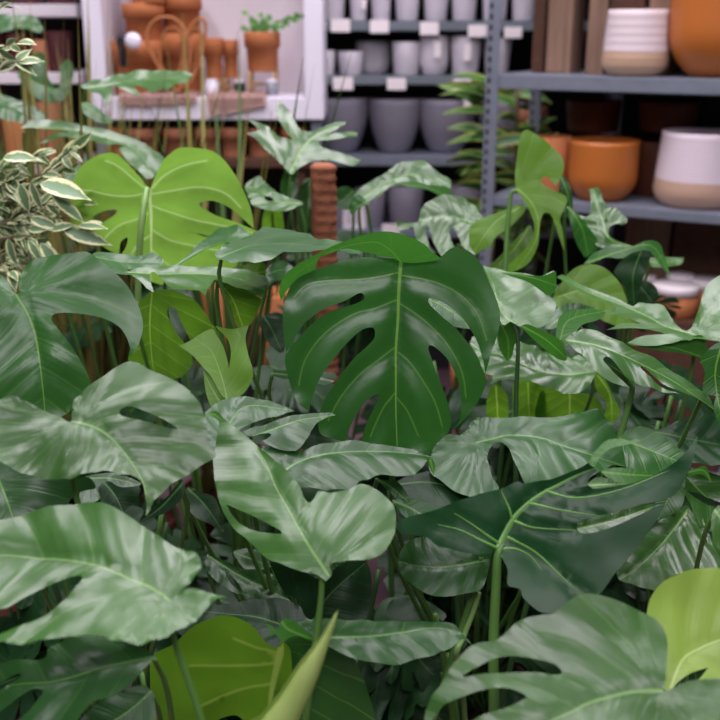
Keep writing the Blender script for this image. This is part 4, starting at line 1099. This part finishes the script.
leaf(H0, '422,292 440,293 458,302 470,316 474,328 462,328 445,324 428,312', '428,298 450,310 472,326', 1.72, (0, -0.6, .8), 'mid')
leaf(H0, '271,372 280,370 300,372 320,377 334,381 325,385 300,381 278,378', '272,373 300,376 332,381', 1.62, (0, -0.2, .98), 'mid')
# --- plant G: dark leaf with bright veins
g1 = leaf(Gg, '397,529 396,524 402,519 417,515 435,510 455,502 468,498 480,494 500,489 517,482 522,484 540,481 552,479 570,472 582,467 588,463 594,466 600,470! 590,477 587,484 590,489 605,488 625,485 642,480 658,473 672,464 685,452 697,436! 693,455 688,470 680,487 672,496 660,501 640,505 615,512 595,517 582,520 576,525 577,531 583,534 600,531 625,522 645,512 658,506 665,504! 656,520 645,535 635,550 615,572 602,590 590,602 570,608 552,613 540,612 532,607 522,597 519,589 507,585 507,570 501,557 497,551 480,554 460,552 450,549 437,546 427,538 417,536 402,534',
     '499,548 508,528 520,511 538,496 560,484 580,474 596,468', 1.18, (0.05, -0.84, 0.53), 'vein_dark', under=0.0, st='497,556 496,590 493,640 494,700', stalk='stalk', srad=0.0058, quilt=0.022, cup=0.12, droop=0.12, wave=0.03, w=0.0045, res=34, vr=0.0028,
  veins=['503,546 487,535 470,523 452,512', '500,549 480,540 460,530 435,524', '513,521 509,508 504,497 501,490', '512,520 530,527 550,529 575,530', '501,549 515,549 530,556 543,572', '545,490 575,498 620,490 670,470', '530,503 560,510 600,516', '507,537 535,552 560,575 585,598'])
g1['label'] = 'dark leaf with thick bright veins and an upturned point'
leaf(Gg, '588,463! 594,453 600,446 606,441 612,439 620,439 630,441 642,440! 634,443 625,445 612,448 602,455 597,462 594,467', '592,463 603,446 640,440', 1.17, (-.3, -0.8, .5), 'curl', st='none', name='curled_tip', wave=0, quilt=0, w=0.0004)
leaf(Gg, '601,471 612,468 628,468 642,471 657,476 645,480 628,484 612,480', '603,472 625,474 655,476', 1.20, (0, -0.75, .6), 'curl', st='none', name='curled_lobe', wave=0, quilt=0)
leaf(Gg, '587,484! 598,477 612,480 628,484 612,488 597,491', '590,485 605,484 625,484', 1.21, (0, -0.6, .8), 'pale', st='none', name='lower_lobe', wave=0, quilt=0)
leaf(Gg, '577,524! 592,518 612,512 635,507 655,504 650,510 628,520 605,530 586,535 578,531', '580,528 610,521 650,508', 1.235, (0, -0.55, .84), 'pale', st='none', name='lower_lobe', wave=0, quilt=0.02)
leaf(Gg, '399,556 405,545 417,538 440,535 490,545 490,560 486,580 480,590 465,594 442,597 425,593 410,583 400,572', '484,560 450,566 420,566 402,562', 1.32, (0, -0.7, .72), 'mid', st='482,555 476,585 466,615 455,650', stalk='stalk', srad=0.0045, quilt=0.018)
link('leaf_stalk', tube_mesh('leaf_stalk', [at_depth(479, 592, 1.33), at_depth(473, 612, 1.33), at_depth(464, 635, 1.33), at_depth(456, 660, 1.34), Vector((0.17, 1.38, 0.45)), Vector(Gg['pot_centre'])], (0.0035, 0.005), 8, 5), 'stalk_pale', Gg)
# --- plant H, bottom right
leaf(H, '663,691! 666,677 667,660 667,640 660,625 647,615 627,606 610,599 590,594 575,597 560,609 552,615 540,616 520,621 507,632 495,641 480,643 467,650 455,662 445,677 440,686 432,696 426,710 424,724 424,740! 430,724 442,707 458,699 475,692 495,689 512,690 526,697 520,702 500,710 477,718 455,732! 480,765 560,790 700,790 765,750 770,690 745,682 720,679 690,681 672,688',
     '662,690 635,691 615,695 590,702 572,711 548,722 520,740', 0.98, (0.0, -0.46, .9), 'pale', holes=['462,677! 474,669 490,661 510,657 535,659 555,665 562,672 556,675 530,673 510,673 485,674 467,678!'], quilt=0.012, wave=0.03, st='none', res=32)
leaf(H, '647,612 652,595 665,580 685,572 703,569 722,570 765,585 785,640 760,690 720,683 700,683 685,687! 698,680 708,668! 698,671 688,675 676,684 670,694! 655,680 646,640', '670,690 682,660 700,648 721,640 760,634', 1.08, (0, -0.55, .83), 'lime', quilt=0.008)
# --- plant I
leaf(I, '467,430 470,424 480,419 500,418 540,418 560,417 577,414 594,411 603,417 610,425 616,437 621,450 626,467! 612,467 600,474 588,480 560,492 535,500 524,486 518,470 511,455 507,447 500,442 492,446 487,457 489,467 492,479 498,492 470,498 450,488 430,472 431,455 436,445 447,436 458,436',
     '478,441 495,437 510,434 540,436 565,445 590,454 622,466', 1.40, (0, -0.42, .9), 'mid', quilt=0.012, cup=-0.1, res=30)
leaf(I, '396,484 402,479 415,474 440,471 465,479 483,494 470,503 440,510 415,512 400,503', '400,484 430,482 470,492', 1.36, (0, -0.4, .9), 'deep')
leaf(I, '374,478! 385,480 398,482 410,500 398,500 390,492', '376,479 390,486 404,498', 1.34, (-.4, -0.7, .5), 'mid')
leaf(I, '392,500! 405,498 425,502 440,512 430,522 410,520 400,512', '395,502 410,508 430,518', 1.32, (0, -0.5, .8), 'mid', quilt=0.02)
leaf(I, '619,438 632,428 645,427 660,434 675,445 685,455 690,467 662,476 640,473 627,468 622,455', '624,440 645,448 685,464', 1.46, (0, -0.5, .86), 'hero', quilt=0.008)
# --- plant J, right
leaf(J, '565,341 570,335 578,331 590,331 603,334 628,347 653,359 678,376 697,388 708,397 716,410! 705,402 690,395 672,390 655,378 642,367 640,369 648,377 658,385 670,392 680,396! 665,393 650,389 637,384 624,376 612,362 606,358 603,361 609,369 618,379 630,390! 615,385 600,375 590,365 578,353',
     '569,339 600,345 640,362 680,384 714,408', 1.50, (0.1, -0.35, .93), 'pale', quilt=0.010, cup=-0.15, st='634,382 630,400 622,430', srad=0.0045, res=28)
leaf(J, '520,326! 527,324 535,327 548,333 560,340 565,350 566,360 558,359 548,352 535,341', '522,326 545,339 564,356', 1.49, (0.3, -0.9, .1), 'curl', st='none', name='curled_lobe', wave=0, quilt=0)
leaf(J, '556,281! 562,279 577,285 595,291 615,298 632,306 640,303 652,305 663,308 671,318 678,326 690,329 698,312 705,290 720,277 750,262 770,320 735,340 700,339 680,343 650,346 627,343! 645,338 664,336 650,331 630,329 606,330! 622,325 640,325 622,319 602,312! 616,311 605,302 585,295 568,288',
     '694,333 665,325 640,312 600,296 560,281', 1.62, (-.05, -0.22, .97), 'pale', quilt=0.008, res=30, cup=0.1, wave=0.02)
leaf(J, '556,345 557,325 562,314 575,310 590,309 605,312 598,320 582,325 574,336 567,346 561,340', '560,340 568,320 600,312', 1.58, (0, -0.9, .4), 'curl', st='none', name='curled_lobe', wave=0, quilt=0)
leaf(J, '627,344! 650,345 680,341 701,335 707,348 713,363! 700,358 680,353 655,350', '630,344 670,347 711,360', 1.60, (0, -0.9, .3), 'curl', st='none', name='curled_lobe', wave=0, quilt=0)
leaf(J, '705,372 700,360 708,350 720,342 745,340 750,400 728,430 714,412 716,396! 703,392', '722,345 715,375 722,420', 1.42, (-.4, -0.8, .4), 'hero')
# --- plant K
leaf(K, '640,428 655,429 668,427 680,421 700,416 712,417 735,424 750,440 748,468 720,466 690,463 672,452 655,440', '645,428 680,436 740,448', 1.62, (0, -0.35, .94), 'deep', quilt=0.02)
leaf(K, '617,570 626,561 633,550 642,540 655,525 672,511 690,505 700,515 712,545 722,566 700,574 680,574 666,580 655,591! 640,586 622,580', '686,512 665,540 640,565 624,576', 1.56, (.1, -0.5, .86), 'pale', quilt=0.016)
leaf(K, '684,475 700,471 725,477 752,486 758,575 722,568 705,540 692,508 682,490', '688,478 710,500 745,530', 1.60, (.1, -0.5, .86), 'pale', holes=['686,491! 700,494 722,504 738,512! 722,509 703,503', '689,526! 705,529 722,538 715,541 699,536'], quilt=0.02)
leaf(K, '711,520 714,510 720,505 748,496 760,560 730,556 715,545 712,532', '716,512 730,530 750,550', 1.25, (0, -0.7, .7), 'pale')
leaf(K, '686,471! 695,469 702,466 706,467 710,476 711,483! 706,477 700,474 690,476', '688,472 703,470 711,482', 1.5, (0, -0.9, .3), 'curl', st='none', name='curled_tip', wave=0, quilt=0)
leaf(K, '655,476 672,470 684,474 684,500 676,512 655,520 655,500', '680,476 670,495 660,515', 1.5, (0, -0.8, .5), 'hero', quilt=0.008)
# --- plant L: backlit heart leaf seen from beneath
l1 = leaf(Lp, '144,183! 140,176 130,165 120,155 110,152 95,156 82,165 75,177 70,192 69,207 72,221 80,227 88,222 95,215 105,210 117,209 115,214 104,221 96,227 91,232 100,243 112,251 119,253 120,246 122,240 128,237 126,247 121,255 122,268 150,282 200,285 232,270 240,255 240,243 225,243 208,237 196,233 187,231 200,233! 225,238 250,241 266,235! 247,226 232,220 217,215 208,210 201,206 200,202 208,200 217,201 230,207 242,217 254,228! 252,212 247,197 237,177 225,160 212,150 195,147 180,147 170,153 162,162 155,177 150,190!',
     '149,191 151,215 151,240 151,270', 1.86, (0.0, -0.93, -0.30), 'fresh_veined', under=1.0, st='none', w=0.004, quilt=0.012, cup=0.05, droop=0.0, wave=0.02, res=32,
  veins=['147,190 135,180 118,166 104,160', '146,193 130,196 110,195 85,190 74,196', '148,214 137,219 118,226 103,240', '150,236 140,242 130,256', '150,190 165,175 185,165 210,160', '152,194 175,190 200,187 225,193 243,210', '152,206 170,212 195,220 225,226 256,234', '152,230 170,240 195,246 228,252', '152,250 165,262 185,275'])
l1['label'] = 'large bright backlit heart-shaped leaf seen from beneath'
link('leaf_stalk', tube_mesh('leaf_stalk', [at_depth(147, 189, 1.85), at_depth(144, 205, 1.83), at_depth(141, 230, 1.83), at_depth(139, 262, 1.85), at_depth(138, 300, 1.88), at_depth(140, 350, 1.92), Vector(Lp['pot_centre'])], (0.0062, 0.0062), 10, 6), 'stalk_pale', l1)
leaf(Lp, '90,256! 98,252 118,254 140,256 152,253 163,260 156,270 135,275 118,274 106,268', '96,257 125,262 158,262', 1.66, (0, -0.25, .97), 'mid')
leaf(Lp, '124,272! 140,269 160,268 180,267 205,267 230,269 250,270 264,276 268,283 266,292 262,300! 252,295 237,287 217,280 211,283 207,289 206,297! 199,290 180,291 171,290 162,281 156,273 150,273 150,281 154,293! 147,289 139,281 131,276', '130,272 165,274 205,273 240,277 264,290', 1.62, (0, -0.16, .98), 'pale', cup=-0.15, quilt=0.008, droop=-0.05, res=28)
leaf(Lp, '158,276! 178,262 195,248 210,237 222,227 235,225 245,230 251,238 240,242 220,246 205,250 192,257 178,267 166,274', '166,272 195,252 246,235', 1.68, (0.0, -0.35, .93), 'mid')
leaf(Lp, '266,270 280,260 293,267 291,278 276,281 265,287', '268,274 280,270 291,272', 1.9, (0, -0.4, .9), 'mid')
# --- plant L2
leaf(L2, '150,292! 165,289 180,292 197,302 210,320 220,337 223,352 206,352 192,342 181,320 176,309 169,307 168,316 178,334 191,352 192,364 183,374 167,378 146,373 129,363 132,343 135,312 142,299', '152,292 150,320 151,350 155,374', 1.66, (0, -0.92, -.25), 'olive', under=1.0, st='none', quilt=0.006, w=0.002)
leaf(L2, '214,280! 230,284 245,287 262,300! 257,313 250,325 241,330 236,322 230,305 222,292', '217,282 232,298 243,327', 1.63, (0, -0.93, -.2), 'olive', under=1.0)
leaf(L2, '212,268 232,268 258,262 266,266 263,282 250,288 225,284', '215,272 240,275 262,272', 1.75, (0, -0.93, .2), 'olive')
l3 = leaf(L2, '179,346! 190,341 200,334 212,329 217,336 223,346 227,358 229,369! 231,352 228,340 222,333 215,326! 230,329 242,327 249,325! 246,335 246,343 249,357 253,370 252,380 245,392 235,399 230,400 222,396 212,378 202,366 192,355', '227,399 222,378 212,352 200,342', 1.50, (0, -0.86, .45), 'fresh', st='none', quilt=0.006, cup=0.1, w=0.0014)
l3['label'] = 'small pale forked leaf'
leaf(L2, '203,370! 212,378 221,392 224,400 211,407! 206,393', '220,402 210,385 204,372', 1.51, (0, -0.86, .4), 'fresh', st='none', name='lower_lobe', wave=0, quilt=0)
link('leaf_stalk', tube_mesh('leaf_stalk', [at_depth(227, 399, 1.505), at_depth(228, 410, 1.52), at_depth(226, 440, 1.56), Vector(L2['pot_centre'])], (0.003, 0.005), 8, 6), 'stalk', l3)
leaf(L2, '260,318 272,313 284,316 286,335 283,352 272,347 262,331', '264,316 272,330 281,350', 1.74, (.2, -0.7, .6), 'deep')
# --- plant M
leaf(Mm, '482,269! 500,271 520,274 540,276 554,270 557,277 554,287 549,293 556,301 555,311 549,321 541,327 528,328 520,327 511,322 503,325 497,312 493,295', '513,322 502,313 496,296', 1.62, (.15, -0.5, .86), 'pale', st='518,332 518,360 516,395 516,420', stalk='stalk_dark', srad=0.0036, quilt=0.02)
leaf(Mm, '500,272! 520,274 540,276 556,271! 556,288 549,296 541,291 528,282 513,277', '503,272 530,277 552,284', 1.60, (0, -0.93, .2), 'curl', st='none', name='curled_lobe', wave=0, quilt=0)
leaf(Mm, '470,342 486,336 503,336 528,346 545,352 566,358 582,358 596,368 593,381 578,396 565,395 557,390 540,388 528,384 503,384 490,390! 492,380 482,376', '592,370 565,372 530,366 475,346', 1.72, (0, -0.3, .95), 'pale', quilt=0.02)
leaf(Mm, '499,326! 512,322 521,330 515,344 512,356 507,361! 500,350 497,336', '502,326 508,340 508,358', 1.66, (0, -0.95, 0), 'curl', st='none', name='curled_lobe', wave=0, quilt=0)
for s_, m_ in (('514,383 528,381 543,386 546,405 545,428 515,430 513,405', '528,384 529,428'), ('540,392 560,387 580,393 598,398 600,430 540,432', '570,390 568,430'), ('593,372 604,378 614,398 620,412 611,424 604,418 606,402 597,392', '598,376 610,395 612,420'), ('490,388 500,386 508,400 506,430 492,432 486,410', '496,388 498,428')):
    leaf(Mm, s_, m_, 1.86, (0, -0.95, -.2), 'olive', under=1.0, st='none')
leaf(Mm, '545,329 553,313 565,304 580,304 596,310 586,320 565,326', '550,326 565,316 592,310', 1.80, (0, -0.4, .9), 'mid')
# --- plant N: curled bright leaf
n1 = leaf(Nn, '516,190! 515,175 517,155 520,136 526,130 535,134 550,145 561,156 564,167 561,178 556,186! 549,178 543,177 543,185 557,192 567,198 565,207 560,218 563,235 564,252! 559,238 554,222 550,214 543,214 540,225 538,243 533,256 525,266 511,273! 498,273! 518,256 531,240 534,226 529,211 521,197',
     '518,189 530,200 538,218 536,240 522,262', 2.02, (0.1, -0.93, .35), 'fresh', st='512,190 509,205 507,235 505,272', stalk='stalk', srad=0.0045, quilt=0.012, cup=0.2)
n1['label'] = 'curled bright green leaf'
leaf(Nn, '476,255! 470,247 469,235 472,225 485,217 500,212 520,204 526,208 522,215 510,227 496,237 490,247 482,250', '518,208 495,222 476,248', 2.04, (-.1, -0.85, .5), 'fresh', st='none', cup=-.2)
leaf(Nn, '487,270 500,256 522,232 530,225 533,240 522,258 505,272', '528,228 515,248 494,268', 2.08, (0, -0.9, .3), 'olive', st='none')
leaf(Nn, '552,300! 556,290 562,282 568,274 577,267 588,264 600,266 613,275 622,288 627,303 625,312 640,322 625,328 605,322 585,310 568,306 556,307', '560,296 585,290 610,300 630,322', 1.92, (0, -0.8, .6), 'fresh', quilt=0.01, wave=0.01)
leaf(Nn, '559,175 567,180 572,195 572,220 566,214 563,198', '562,178 569,198 571,218', 2.1, (-.3, -0.9, .3), 'mid')
# --- plant O
leaf(O, '589,191! 597,190 601,197 605,205 613,209 622,215 627,221 625,226 612,226 609,232 612,237 636,246! 625,252 612,249 600,248 591,240 585,228 577,215! 587,218 591,208', '628,244 608,236 602,218 594,196', 2.06, (-.2, -0.7, .7), 'pale', quilt=0.03, wave=0.08)
leaf(O, '567,205! 580,217 592,232 599,246 594,252 585,258! 577,245 572,230 569,216', '569,207 582,228 588,254', 2.04, (.2, -0.93, .3), 'hero')
leaf(O, '584,264! 592,254 600,250 612,246 630,247 640,243 650,241 659,245 663,256 666,266 670,278! 660,267 653,257 646,251 635,252 622,258 607,257 595,262', '588,262 620,251 650,246 668,274', 1.98, (0, -0.8, .6), 'hero', quilt=0.0)
leaf(O, '614,272 622,260 635,252 651,252 647,266 641,285 634,305! 627,301 626,290 620,280', '640,254 633,275 634,300', 1.96, (-.4, -0.85, .3), 'deep')
leaf(O, '649,258! 665,257 684,258! 681,264 667,267 652,267', '652,262 668,262 682,260', 2.1, (0, -0.3, .95), 'pale')
leaf(O, '635,292 642,280 655,286 658,296 651,303 640,306', '640,286 648,296 652,302', 2.0, (0, -0.9, .4), 'deep')
# --- plant Q with coir pole
leaf(Q, '249,120! 258,123 268,127 280,138 293,140! 284,130 278,120 276,110 277,100! 283,104 290,112 295,122 300,130 312,131 330,125 346,122! 344,126 335,131 328,136 340,134 356,134 357,138! 340,140 320,141 320,146 332,151 348,156 361,160! 352,165 330,161 315,160 305,165 292,174! 286,170 277,160 265,150 255,138 246,132! 254,132 258,130',
     '291,171 297,157 307,142 320,132 344,124', 2.18, (0, -0.6, .8), 'pale', w=0.004, quilt=0.01, stalk='stalk')
leaf(Q, '245,186 258,178 268,186 276,193 290,198 303,203 295,208 282,212 265,210 252,205 247,195', '300,203 275,200 250,188', 2.14, (0, -0.4, .9), 'pale', holes=['264,198 270,197 274,200 268,202'])
leaf(Q, '282,178 292,170 298,180 296,195 288,205 281,195', '294,172 288,200', 2.25, (0.3, -0.8, .4), 'hero')
leaf(Q, '300,185 312,178 318,200 312,225 302,232 298,205', '310,180 306,228', 2.3, (0.3, -0.8, .4), 'mid')
leaf(Q, '268,205 280,208 284,230 276,248 264,240 262,220', '272,208 274,245', 2.3, (0.3, -0.8, -.3), 'olive', under=1.0)
leaf(Q, '334,192 345,186 356,192 358,204 346,210 336,205', '352,192 338,204', 2.4, (0.3, -0.8, .4), 'mid')
pz = at_depth(323, 163, 2.2); px_ = pz.x; py_ = pz.y
bm = bmesh.new(); prof = []
n = 150
for i in range(n+1):
    z = 0.19 + (pz.z-0.19)*i/n
    r = 0.0285 + 0.0012*math.sin(z*2*PI/0.024) + 0.001*noise.noise(Vector((z*30, 1, 2)))
    if i == n: r = 0.016
    prof.append((r, z))
add_lathe(bm, prof, (0, 0, 0), 28)
for v in bm.verts:
    a = math.atan2(v.co.y, v.co.x); k = 1+0.03*math.sin(a+v.co.z*262)+0.09*noise.noise(Vector((math.cos(a)*2, math.sin(a)*2, v.co.z*24)))
    v.co.x = v.co.x*k + (Q.location.x + (px_-Q.location.x)*(v.co.z-0.19)/(pz.z-0.19)); v.co.y = v.co.y*k + (Q.location.y + (py_-Q.location.y)*(v.co.z-0.19)/(pz.z-0.19))
po = link('moss_pole', bm_to(bm, 'moss_pole'), 'coir', Q); po['label'] = 'brown coir-wrapped support pole'
# --- plant R
leaf(Rr, '396,221! 417,222 421,210 430,201 447,195 462,198 476,208 485,225 482,245 473,257! 464,248 458,237 453,228 449,233 454,248 456,262! 446,261 437,250 431,236 428,226 425,231 429,246 433,260! 422,253 416,240 413,227 405,231 398,229', '474,222 450,216 425,218 402,225', 2.12, (0, -0.65, .76), 'pale', quilt=0.02)
leaf(Rr, '354,196! 366,185 380,178 395,166 410,162 424,161 431,170 440,178 450,185 449,198! 440,191 428,187 415,184 400,184 389,189 376,199 365,202', '362,198 390,180 420,172 446,192', 2.28, (0, -0.5, .85), 'pale', quilt=0.015)
leaf(Rr, '395,183! 412,181 428,185 441,186 451,190 450,200! 440,196 428,190 410,187', '398,184 425,187 448,196', 2.26, (0, -0.9, .3), 'curl', st='none', name='curled_lobe', quilt=0, wave=0)
leaf(Rr, '351,200 358,195 366,200 370,204 360,207 352,215 349,208', '366,202 352,210', 2.2, (0, -0.9, .3), 'hero')
# --- plant S, T blurred at upper left
leaf(Ss, '80,86! 92,81 107,78 125,74 142,71 162,71 180,71 193,74! 188,82 178,84 167,91! 158,91 152,95! 143,89 134,86 138,93 139,98! 128,92 115,87 112,86 112,95 107,106! 101,95 92,92', '84,87 120,82 160,78 190,75', 2.42, (0, -0.45, .9), 'pale', quilt=0.01)
leaf(Ss, '82,103 92,104 105,114 113,122 101,123 90,118 83,112', '84,105 98,114 110,121', 2.40, (0, -0.7, .6), 'hero')
leaf(Ss, '18,127! 32,121 50,120 70,123 100,129 117,133 140,142 155,151 165,160 160,168 152,177! 147,179 143,176 135,169 126,160 120,151 125,145! 105,144 87,142 70,138 50,141 40,145! 52,135 70,133 50,129 32,126', '22,126 60,127 100,134 135,148 152,172', 2.30, (0, -0.45, .9), 'pale', quilt=0.01)
leaf(Ss, '52,190 60,180 70,172 82,166 80,178 70,190 62,200', '56,188 78,170', 2.2, (0, -0.6, .8), 'mid')
leaf(T, '17,71 28,67 30,57 40,52 47,60 48,77 57,88 61,80 60,67 67,60 72,63 73,77 67,97 50,103 37,98 27,90 20,80', '22,74 40,85 64,92', 2.72, (0, -0.9, .4), 'hero', quilt=0.01)
leaf(T, '-20,12 0,14 30,15 40,22 42,33 20,28 0,33 -20,32', '-15,20 10,22 38,26', 2.8, (0, -0.5, .85), 'mid')
leaf(T, '-10,95 5,96 30,105 48,118 40,126 20,122 0,118 -10,110', '-8,100 20,110 44,122', 2.6, (0, -0.4, .9), 'mid')

# lower leaves and bare stalks deeper inside every plant
def fill(p, n, zr, ymin, Lr=(0.16, 0.26), seed=0, mats=('deep',)):  # default leaf colour has the shade between the stems painted in
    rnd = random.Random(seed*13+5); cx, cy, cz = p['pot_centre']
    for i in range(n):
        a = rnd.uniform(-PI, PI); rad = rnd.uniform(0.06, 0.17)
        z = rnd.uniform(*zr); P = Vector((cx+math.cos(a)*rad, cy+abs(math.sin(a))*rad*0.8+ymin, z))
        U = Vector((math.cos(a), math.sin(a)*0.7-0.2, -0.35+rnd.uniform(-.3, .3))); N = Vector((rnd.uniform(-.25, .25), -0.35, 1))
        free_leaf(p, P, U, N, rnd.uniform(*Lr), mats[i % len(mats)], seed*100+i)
fill(J, 6, (.72, .90), .09, seed=91)
fill(K, 4, (.55, .70), .10, seed=92)
fill(B, 4, (.40, .60), .12, (.18, .26), seed=93)
fill(D, 4, (.30, .46), .12, (.18, .26), seed=94)
def bare(p, n, zr, seed=0, mat='stalk_dark'):
    rnd = random.Random(seed*17+3); cx, cy, cz = p['pot_centre']
    for i in range(n):
        x = cx+rnd.uniform(-.12, .12); y = cy+rnd.uniform(-.06, .10); z = rnd.uniform(*zr)
        link('stem', tube_mesh('stem', [(cx+(x-cx)*.15, cy+(y-cy)*.15, cz-0.01), (cx+(x-cx)*.5, cy+(y-cy)*.5, cz+(z-cz)*.5), (x, y, z)], (0.0065, 0.004), 8, 5), mat if i % 3 else 'stalk', p)
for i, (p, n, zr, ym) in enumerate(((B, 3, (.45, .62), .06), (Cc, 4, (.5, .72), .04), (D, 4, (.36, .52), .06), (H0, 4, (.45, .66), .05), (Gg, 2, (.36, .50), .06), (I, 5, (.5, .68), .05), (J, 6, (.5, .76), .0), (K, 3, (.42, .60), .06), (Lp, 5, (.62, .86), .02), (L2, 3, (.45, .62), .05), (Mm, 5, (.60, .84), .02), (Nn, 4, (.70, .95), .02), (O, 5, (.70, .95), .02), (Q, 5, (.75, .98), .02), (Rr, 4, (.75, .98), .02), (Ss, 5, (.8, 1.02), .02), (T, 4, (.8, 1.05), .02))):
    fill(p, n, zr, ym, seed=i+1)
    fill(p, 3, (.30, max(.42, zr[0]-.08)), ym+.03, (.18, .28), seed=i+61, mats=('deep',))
for i, (p, n, zr) in enumerate(((A, 4, (.5, .7)), (B, 6, (.6, .8)), (D, 6, (.5, .75)), (H0, 4, (.55, .8)), (Gg, 5, (.5, .7)), (I, 4, (.6, .85)), (J, 5, (.6, .9)), (L2, 6, (.6, .9)), (Mm, 4, (.7, .9)), (Q, 3, (.8, 1.05)), (Lp, 4, (.6, .9)))):
    bare(p, n, zr, i)
for o in list(COL.objects):
    for k in ('key', 'pot_centre'):
        if k in o: del o[k]
